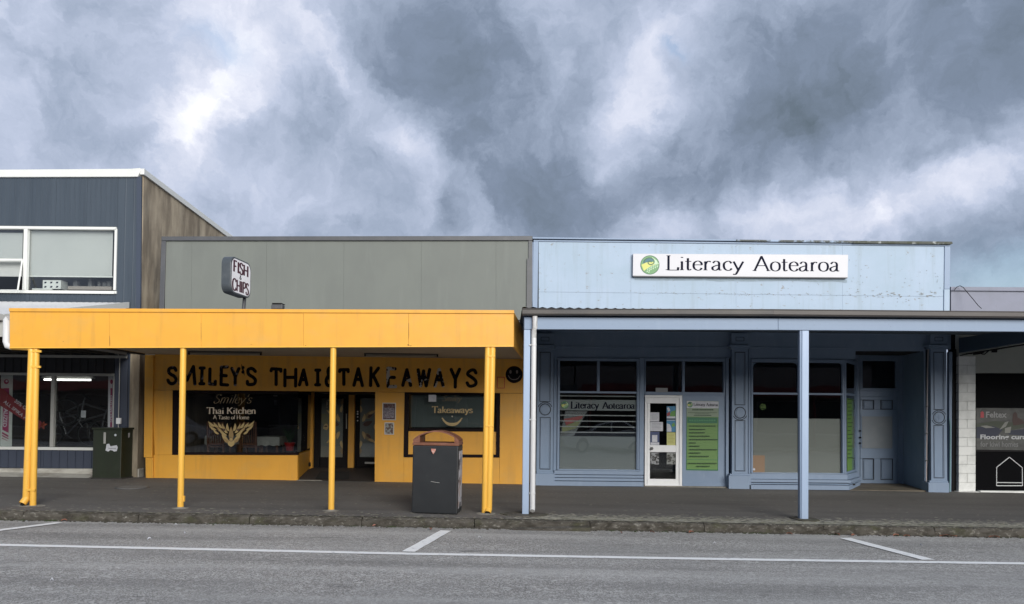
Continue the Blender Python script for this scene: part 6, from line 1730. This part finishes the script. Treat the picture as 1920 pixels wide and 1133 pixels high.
# heavy cross beam at the far end of the blue verandah
xw = W(1797, 660, YBk).x; zc_ = W(1797, 662, YBk).z
MB().hexa([(xw, YV + .1, zc_ + .10), (xw + .12, YV + .1, zc_ + .10), (xw + .12, YV + .1, zc_ + .32), (xw, YV + .1, zc_ + .32)], [(xw, YBk - .02, zc_), (xw + .12, YBk - .02, zc_), (xw + .12, YBk - .02, zc_ + .35), (xw, YBk - .02, zc_ + .35)]).build('cross_beam', blue_dark, vr)
mb = MB(); mb.tube([(xw + .15, YV + .2, zc_ + .07), (xw + .15, YBk - .05, zc_ - .03)], .018, 6); mb.build('cable_tray', black, vr)


def sq_post(xt, yt, xb, yb_, wpx, rounded=False):
    Y = YV + .005
    a = W(xb, yb_, Y); b = W(xt, yt, Y); h = wpx / 2 * Y / FPX; gz = ground_z(a.x, Y) - .01
    return MB().hexa([(a.x - h, Y, gz), (a.x + h, Y, gz), (b.x + h, Y, b.z), (b.x - h, Y, b.z)], [(a.x - h, Y + 2 * h, gz), (a.x + h, Y + 2 * h, gz), (b.x + h, Y + 2 * h, b.z), (b.x - h, Y + 2 * h, b.z)]).build('post', blue_post, vr, .012)


sq_post(988.5, 618, 985, 969, 12.4); sq_post(1510.5, 619.8, 1509.3, 976, 13.4)
MB().pxb(1503.4 - 3.6, 619.9, 1503.2, 975, YV + .02, .09).build('post_side', blue_low, vr)
# bolt and loose fillings on the posts
dp_ = thing('downpipe', 'white plastic downpipe with clips beside the left blue verandah post', 'downpipe', W(1001, 957, YV - .1))
Yd = YV - .02
MB().tube([W(1003, 593, Yd - .03), W(1003, 614, Yd - .03), W(1001.4, 618, Yd), W(1000.8, 634, Yd + .02)], .043, 14).build('pipe', M('grimy_downpipe', (.60, .60, .60), .5, [((.30, .29, .28), (14, 14, 5), .45, .6, .8)]), dp_, smooth=True)
MB().tube([W(1001, 634, Yd + .02), W(1000.5, 700, Yd + .02), W(998.5, 954, Yd + .02), W(997.8, 958, Yd - .01)], .044, 14).build('pipe', white_pvc, dp_, smooth=True)
for y in (647, 787, 925):
    c_ = W(1000.8 - (y - 640) * .007, y, Yd + .02)
    mb = MB(); mb.tube([c_ + Vector((0, 0, -.01)), c_ + Vector((0, 0, .01))], .048, 14); mb.pxb(992.5, y - 1, 998, y + 1, Yd, .03); mb.build('bracket', white_pvc, dp_)
tb = W(997, 945, Yd).z
# concrete pads at post feet
for (x, y, w, d) in ((985, 970, .75, .30), (1509, 977, .45, .25)):
    c_ = W(x, y, YV + .05); mb = MB()
    A = [(c_.x + w / 2 * math.cos(t * math.pi / 6) * random.uniform(.8, 1.15), YV + .05 + d * math.sin(t * math.pi / 6) * random.uniform(.8, 1.1)) for t in range(12)]
    mb.hexa([(X, Y_, ground_z(X, Y_) - .02) for X, Y_ in A], [(X, Y_, ground_z(X, Y_) + .018) for X, Y_ in A]); mb.build('post_pad', kerb_m, vr, .006)
for (x, y, w) in ((338, 951, .28), (621, 958, .28), (56, 945, .5), (912, 963, .35)):
    c_ = W(x, y, YP); mb = MB()
    A = [(c_.x + w / 2 * math.cos(t * math.pi / 6) * random.uniform(.8, 1.15), YP + .13 * math.sin(t * math.pi / 6) * random.uniform(.8, 1.1)) for t in range(12)]
    mb.hexa([(X, Y_, ground_z(X, Y_) - .02) for X, Y_ in A], [(X, Y_, ground_z(X, Y_) + .006) for X, Y_ in A]); mb.build('post_pad', pale_conc, cp)

# ================================================================ FAR RIGHT: white block shop
YW = 17.45
ws = thing('white_block_shop', 'shop with white painted block pier and mauve grey parapet at right edge', 'building', (W(1860, 925, YW).x, YW, 0))
MB().px([(1783, 545.5), (2100, 548), (2100, 612), (1783, 610)], YW + .02, .25).build('parapet', mauve, ws)
MB().px([(1783, 537.8), (2100, 540), (2100, 547.5), (1783, 545)], YW - .03, .35).build('parapet_cap', mauve, ws, .006)
MB().px([(1798, 612), (2100, 613), (2100, 700), (1829.8, 699.5), (1829.8, 668), (1798, 668)], YW, .15).build('wall_head', white_wall, ws)
y = 668.0; k = 0
while y < 918:
    y2 = min(y + 16.9, 922)
    if k % 2 == 0:
        MB().px([(1798, y + .35), (1829.4, y + .35), (1829.2, y2 - .15), (1797.7, y2 - .15)], YW + random.uniform(-.003, .003), .16).build('block', white_paint, ws, .005)
    else:
        MB().px([(1798, y + .35), (1813.3, y + .35), (1813.2, y2 - .15), (1797.7, y2 - .15)], YW + random.uniform(-.003, .003), .16).build('block', white_paint, ws, .005)
        MB().px([(1813.9, y + .35), (1829.4, y + .35), (1829.2, y2 - .15), (1813.7, y2 - .15)], YW + random.uniform(-.003, .003), .16).build('block', white_paint, ws, .005)
    y = y2; k += 1
MB().px([(1799, 669), (1828.5, 669), (1828.5, 921), (1799, 921)], YW + .02, .1).build('mortar', M('painted_mortar', (.36, .37, .35), .9), ws)
MB().px([(1796, 922), (1838, 922.5), (1838, 927), (1830, 930.5), (1796, 927.5)], YW - .06, .2).build('footing', white_paint, ws, .012)
MB().px([(1838.3, 920.5), (2100, 923), (2100, 931), (1838.3, 928)], YW - .03, .15).build('sill', white_paint, ws, .006)
bw_ = MB(); bw_.px([(1830, 700.2), (2100, 701), (2100, 922), (1830, 920)], YW + .09, .01); bw_ = bw_.build('window', M('black_glass_sheet', (.004, .004, .005), .5, spec=.03), ws)
MB().px([(1830, 843.5), (2100, 846.5), (2100, 850), (1830, 847)], YW + .06, .03).build('transom', black, bw_)
YPn = YW + .088
ps_ = MB(); ps_.px([(1830.5, 765), (2000, 766.5), (2000, 846.2), (1830.5, 843.2)], YPn, .001)
ps_ = ps_.build('window_poster', M('poster_room_grey', (.060, .062, .058), .5, [((.03, .03, .028), (2, 2, 5), .45, .6, .8), ((.10, .10, .09), (6, 6, 12), .55, .65, .6)]), ws)
tag(ps_, 'dark printed window poster of a room with folded carpets')
def pprint(q, mt_, nm, o=.001):
    mb = MB()
    for i_, p in enumerate(q): flat(mb, p, YPn, o + .0003 * i_)
    return mb.build(nm, mt_, ps_)
pprint([[(1830.8, 795), (1866, 789), (1895, 792), (1920, 790), (1930, 800), (1900, 806), (1870, 810), (1831, 806)]], M('poster_olive', (.045, .055, .035), .6), 'poster_carpet')
pprint([[(1831, 801), (1862, 799), (1880, 806), (1866, 822), (1831, 822)], [(1888, 808), (1940, 803), (1940, 818), (1892, 815)]], M('poster_navy', (.018, .022, .045), .6), 'poster_carpet', .002)
pprint([[(1838, 799), (1850, 798), (1866, 802), (1848, 803)], [(1884, 792), (1891, 790), (1886, 800), (1874, 806)], [(1884, 803), (1896, 800), (1894, 812), (1884, 812)]], M('poster_pale_folds', (.22, .22, .20), .6), 'poster_carpet', .003)
pprint([[(1898, 790), (1899, 777), (1903, 772), (1907, 776), (1908, 783), (1916, 787), (1922, 794), (1910, 797), (1900, 798)]], M('poster_figure', (.05, .022, .018), .6), 'poster_figure', .004)
pprint([[(1838.5, 773.5), (1841.5, 771), (1844.5, 773.5), (1844.8, 783.5), (1838.2, 783.5)]], M('poster_red_mark', (.38, .03, .04), .5), 'poster_mark', .003)
print_text('Feltex', 1848.5, 1887.5, 772, 783.5, YPn, M('poster_letter_grey', (.26, .26, .26), .6), 'lettering', ps_, out=.004, bold=.03)
print_text('Flooring curated', 1838, 1945, 815, 826.5, YPn, M('poster_letter_pale', (.48, .49, .50), .6), 'lettering', ps_, out=.004, bold=.03)
print_text('for kiwi homes', 1838, 1909, 828, 838, YPn, M('poster_letter_dim', (.16, .165, .165), .6), 'lettering', ps_, out=.004, bold=.02)
YH = YW + .082
hs = MB()
hp = [(1868.5, 911), (1868.5, 876.5), (1892.5, 857.5), (1916.5, 877), (1917, 911), (1868.5, 911)]
for a, b in zip(hp, hp[1:]): hs.tube([W(*a, YH), W(*b, YH)], .010, 6)
hs.tube([W(1868.5, 905, YH), W(1917, 905.5, YH)], .010, 6)
hs = hs.build('house_outline', M('outline_white', (.70, .71, .72), .5), bw_); tag(hs, 'white house outline symbol on the black lower window')
mb = MB(); mb.tube([W(1800, 667, YW - .05), W(1812, 664, YW - .06), W(1822, 663.5, YW - .06)], .012, 6); mb.tube([W(1825, 664.5, YW - .06), W(1837, 663, YW - .06), W(1845, 660, YW - .06)], .02, 6); mb.tube([W(1838, 661, YW - .08), W(1841, 664, YW - .08), W(1846, 664.5, YW - .08), W(1850, 661, YW - .08), W(1853, 659, YW - .08)], .014, 6)
wr = mb.build('wiring', black, None, loc=W(1830, 664, YW)); tag(wr, 'tangle of dark wiring high on the white block shop wall', 'wiring')
MB().px([(1861, 656), (1870, 655.5), (1870, 661), (1861, 661)], YW - .05, .04).build('junction_box', black, ws)
MB().hexa([(W(1798, 600, YW).x, YW + .3, 4.4), (14, YW + .3, 4.3), (14, YW + .3, 4.4), (W(1798, 600, YW).x, YW + .3, 4.5)], [(W(1798, 600, YW).x, 26, 4.0), (14, 26, 4.0), (14, 26, 4.1), (W(1798, 600, YW).x, 26, 4.1)]).build('roof', iron_roof, ws)
MB().box(W(1800, 600, YW).x, 14, YW + .4, YW + .5, 0, 4.2).build('inner_wall', room_m, ws)
MB().box(W(1798, 600, YW).x, 14, 25.8, 26, -.3, 4.0).build('rear_wall', white_wall, ws)
# loose cable on the far right parapet
mb = MB(); mb.tube([W(1789, 545, YW - .1), W(1794, 538.5, YW - .1), W(1800, 536, YW - .12), W(1806, 539, YW - .14), W(1815, 550, YW - .2), W(1826, 563, YW - .3), W(1834, 573, YW - .6), W(1840, 578.5, YW - .9)], .008, 6)
cbl = mb.build('loose_cable', black, None, loc=W(1800, 545, YW)); tag(cbl, 'thin dark cable drooping over the mauve grey parapet', 'cable')

# ================================================================ litter in the gutter
def litter(px, py, L, lab, mat=leaf_dry, seed=0, lift=.012, cat='leaf', grp='dry leaves lying in the gutter', name='fallen_leaf'):
    g = G(px, py, road_z); rnd = random.Random(seed); a = rnd.uniform(0, 3.14) if L < .3 else .02
    mb = MB(); n = 6; wv = L * .32
    pts = []
    for k in range(n + 1):
        t = k / n; w = wv * math.sin(math.pi * min(1, t * 1.05)) * .5 + .002
        z = lift + .018 * math.sin(t * 3.1) + rnd.uniform(0, .006)
        pts.append((Vector((g.x + (t - .5) * L * math.cos(a), g.y + (t - .5) * L * math.sin(a), g.z + z)), w))
    nrm = Vector((-math.sin(a), math.cos(a), 0))
    for (p, w), (q, w2_) in zip(pts, pts[1:]):
        mb.face([p - nrm * w, q - nrm * w2_, q + Vector((0, 0, -.006)), p + Vector((0, 0, -.006))]); mb.face([p + Vector((0, 0, -.006)), q + Vector((0, 0, -.006)), q + nrm * w2_ + Vector((0, 0, .01)), p + nrm * w + Vector((0, 0, .01))])
    o = mb.build(name, mat, None, loc=g); tag(o, lab, cat, grp)


def where(x):
    marks = [(57, 'below the left pair of yellow posts'), (120, 'below the black window plinth at left'), (250, 'below the round lid'), (280, 'right of the round lid'), (310, 'just left of the second yellow post'), (330, 'by the kerb at the second yellow post'), (345, 'below the second yellow post'), (450, 'below the gold window ornament'),
             (536, 'below the red plant pot'), (652, 'just right of the third yellow post'), (715, 'below the menu frames'), (807, 'below the litter bin'), (905, 'below the right pair of yellow posts'), (985, 'below the left blue post'), (1165, 'below the left blue window'),
             (1223, 'below the white door'), (1296, 'below the green poster'), (1340, 'below the poster edge'), (1388, 'below the middle pilaster'), (1480, 'just left of the right blue post'), (1570, 'at the end of the angled white line'), (1600, 'beside the angled white line'),
             (1650, 'below the recessed door'), (1682, 'below the door side wall'), (1703, 'just left of the pink leaf'), (1727, 'below the pink leaf'), (1864, 'below the house outline')]
    return min(marks, key=lambda m: abs(m[0] - x))[1]


pink = M('pale_red_leaf', (.42, .20, .15), .7, [((.25, .10, .07), (30, 30, 30), .4, .7, .8)])
litter(1757, 1005, .30, 'largest curled pink brown leaf against the kerb at right', pink, 1, .02)
litter(1778, 1007, .26, 'dark brown leaf lying beside the large pink leaf at right', leaf_dry, 2)
litter(707, 987, .17, 'curled pink leaf at the kerb left of the litter bin', pink, 3)
for i_, (x, y, s_) in enumerate(((652, 984, .12), (807, 994, .14), (536, 983, .11), (1165, 1001, .10), (1296, 1000, .14), (1680, 1006, .12), (1864, 1009, .16), (450, 981, .10), (1570, 1004, .16), (1600, 1006, .10), (1223, 1000, .10), (1480, 1003, .09), (120, 978, .08), (310, 979, .09), (1700, 1007, .09))):
    litter(x, y, s_, 'small dry brown leaf in the gutter ' + where(x), leaf_dry, i_ + 9)
for i_, (x, y, s_) in enumerate(((347, 1001, .05), (280, 1012, .05), (899, 1009, .04), (1727, 1024, .05), (1340, 1020, .04), (97, 1090, .03), (330, 985, .04))):
    litter(x, y, s_, 'tiny white scrap on the grey road ' + where(x), paper, i_ + 50, .004, 'scrap', 'white scraps on the road', 'paper_scrap')

# ================================================================ the other side of the street (seen only in the glass)
oc = M('opposite_render', (.20, .19, .18), .8, [((.14, .13, .12), (1, 1, 1), .4, .7, .5)])
ored = M('opposite_red_fascia', (.26, .035, .03), .6)
for i_, (x0, x1, h, fas, lab) in enumerate(((-42, -9, 5.6, ored, 'plain rendered shop across the street with red verandah fascia'), (-8.9, 3.5, 4.9, M('opposite_dark_fascia', (.06, .065, .07), .6), 'plain rendered shop across the street with charcoal verandah fascia'), (3.6, 40, 5.3, M('opposite_maroon_fascia', (.16, .03, .03), .6), 'plain rendered shop across the street with maroon verandah fascia'))):
    t = thing('opposite_shop', lab, 'building', ((x0 + x1) / 2, -7.5, 0))
    MB().box(x0, x1, -14, -7.0, -.3, h).build('wall', oc, t)
    MB().box(x0 + .05, x1 - .05, -6.95, -4.0, 3.0, 3.12).build('verandah_roof', fas, t)
    MB().box(x0 + .05, x1 - .05, -4.0, -3.93, 2.85, 3.35).build('fascia', fas, t)
    n = max(4, int((x1 - x0) / 3.2))
    for k in range(n):
        xa = x0 + .6 + k * (x1 - x0 - 1) / n; xb = xa + (x1 - x0 - 1) / n - .5
        w = MB().box(xa, xb, -6.999, -6.93, .8, 2.7).build('window', M('opposite_frame', (.3, .3, .3), .6), t)
        MB().box(xa + .08, xb - .08, -6.93, -6.90, .9, 2.6).build('pane', M('opposite_pane', (.012, .013, .015), .2), w)
    for k in range(4): MB().tube([(x0 + .5 + k * (x1 - x0 - 1) / 3, -4.05, .1), (x0 + .5 + k * (x1 - x0 - 1) / 3, -4.05, 2.99)], .05, 8).build('post', fas, t)


def car(x, y, label, body):
    z = road_z(x, y)
    t = thing('parked_car', label, 'car', (x, y, z), 'cars parked across the street')
    Lh, Wh = 2.1, .86
    low = [(-Lh, .38), (-Lh + .05, .72), (-Lh + .55, .86), (-.95, .95), (1.35, .98), (Lh - .05, .90), (Lh, .45), (Lh - .1, .26), (-Lh + .1, .26)]
    top = [(-.98, .95), (-.35, 1.38), (.1, 1.46), (.75, 1.44), (1.45, 1.05), (1.5, .97)]
    MB().hexa([(x + a, y + Wh, z + b) for a, b in low], [(x + a, y - Wh, z + b) for a, b in low]).build('body', body, t, .06)
    MB().hexa([(x + a, y + Wh - .12 - (b - .95) * .25, z + b) for a, b in top], [(x + a, y - Wh + .12 + (b - .95) * .25, z + b) for a, b in top]).build('roof', body, t, .05)
    cg = M('car_glass', (.01, .012, .014), .08)
    for s_ in (1, -1):
        side = [(-.75, 1.0), (-.28, 1.33), (.12, 1.40), (.12, 1.0)], [(.2, 1.0), (.2, 1.40), (.7, 1.38), (1.25, 1.03)]
        for q in side: MB().hexa([(x + a, y + s_ * (Wh - .105 - (b - .95) * .25), z + b) for a, b in q], [(x + a, y + s_ * (Wh - .13 - (b - .95) * .25), z + b) for a, b in q]).build('window', cg, t)
        for wx in (-1.3, 1.28):
            w = MB().tube([(x + wx, y + s_ * (Wh - .17), z + .31), (x + wx, y + s_ * (Wh + .02), z + .31)], .31, 20).build('wheel', tyre_m, t)
            MB().tube([(x + wx, y + s_ * (Wh + .0), z + .31), (x + wx, y + s_ * (Wh + .03), z + .31)], .19, 14).build('rim', grey_alu, w)
        MB().box(x - Lh - .005, x - Lh + .05, y + s_ * .6 - .14, y + s_ * .6 + .14, z + .58, z + .72).build('headlight', white_alu, t, .01)
        MB().box(x + Lh - .05, x + Lh + .0, y + s_ * .62 - .12, y + s_ * .62 + .12, z + .62, z + .80).build('tail_light', ored, t, .01)
    return t


c1 = car(-16.4, -.9, 'pale silver hatchback parked across the street towards the left', M('silver_car', (.50, .51, .53), .25, metal=.3))
c1.rotation_euler = (0, 0, math.pi)
car(4.6, -.9, 'white hatchback parked across the street towards the right', M('white_car', (.62, .63, .65), .25))
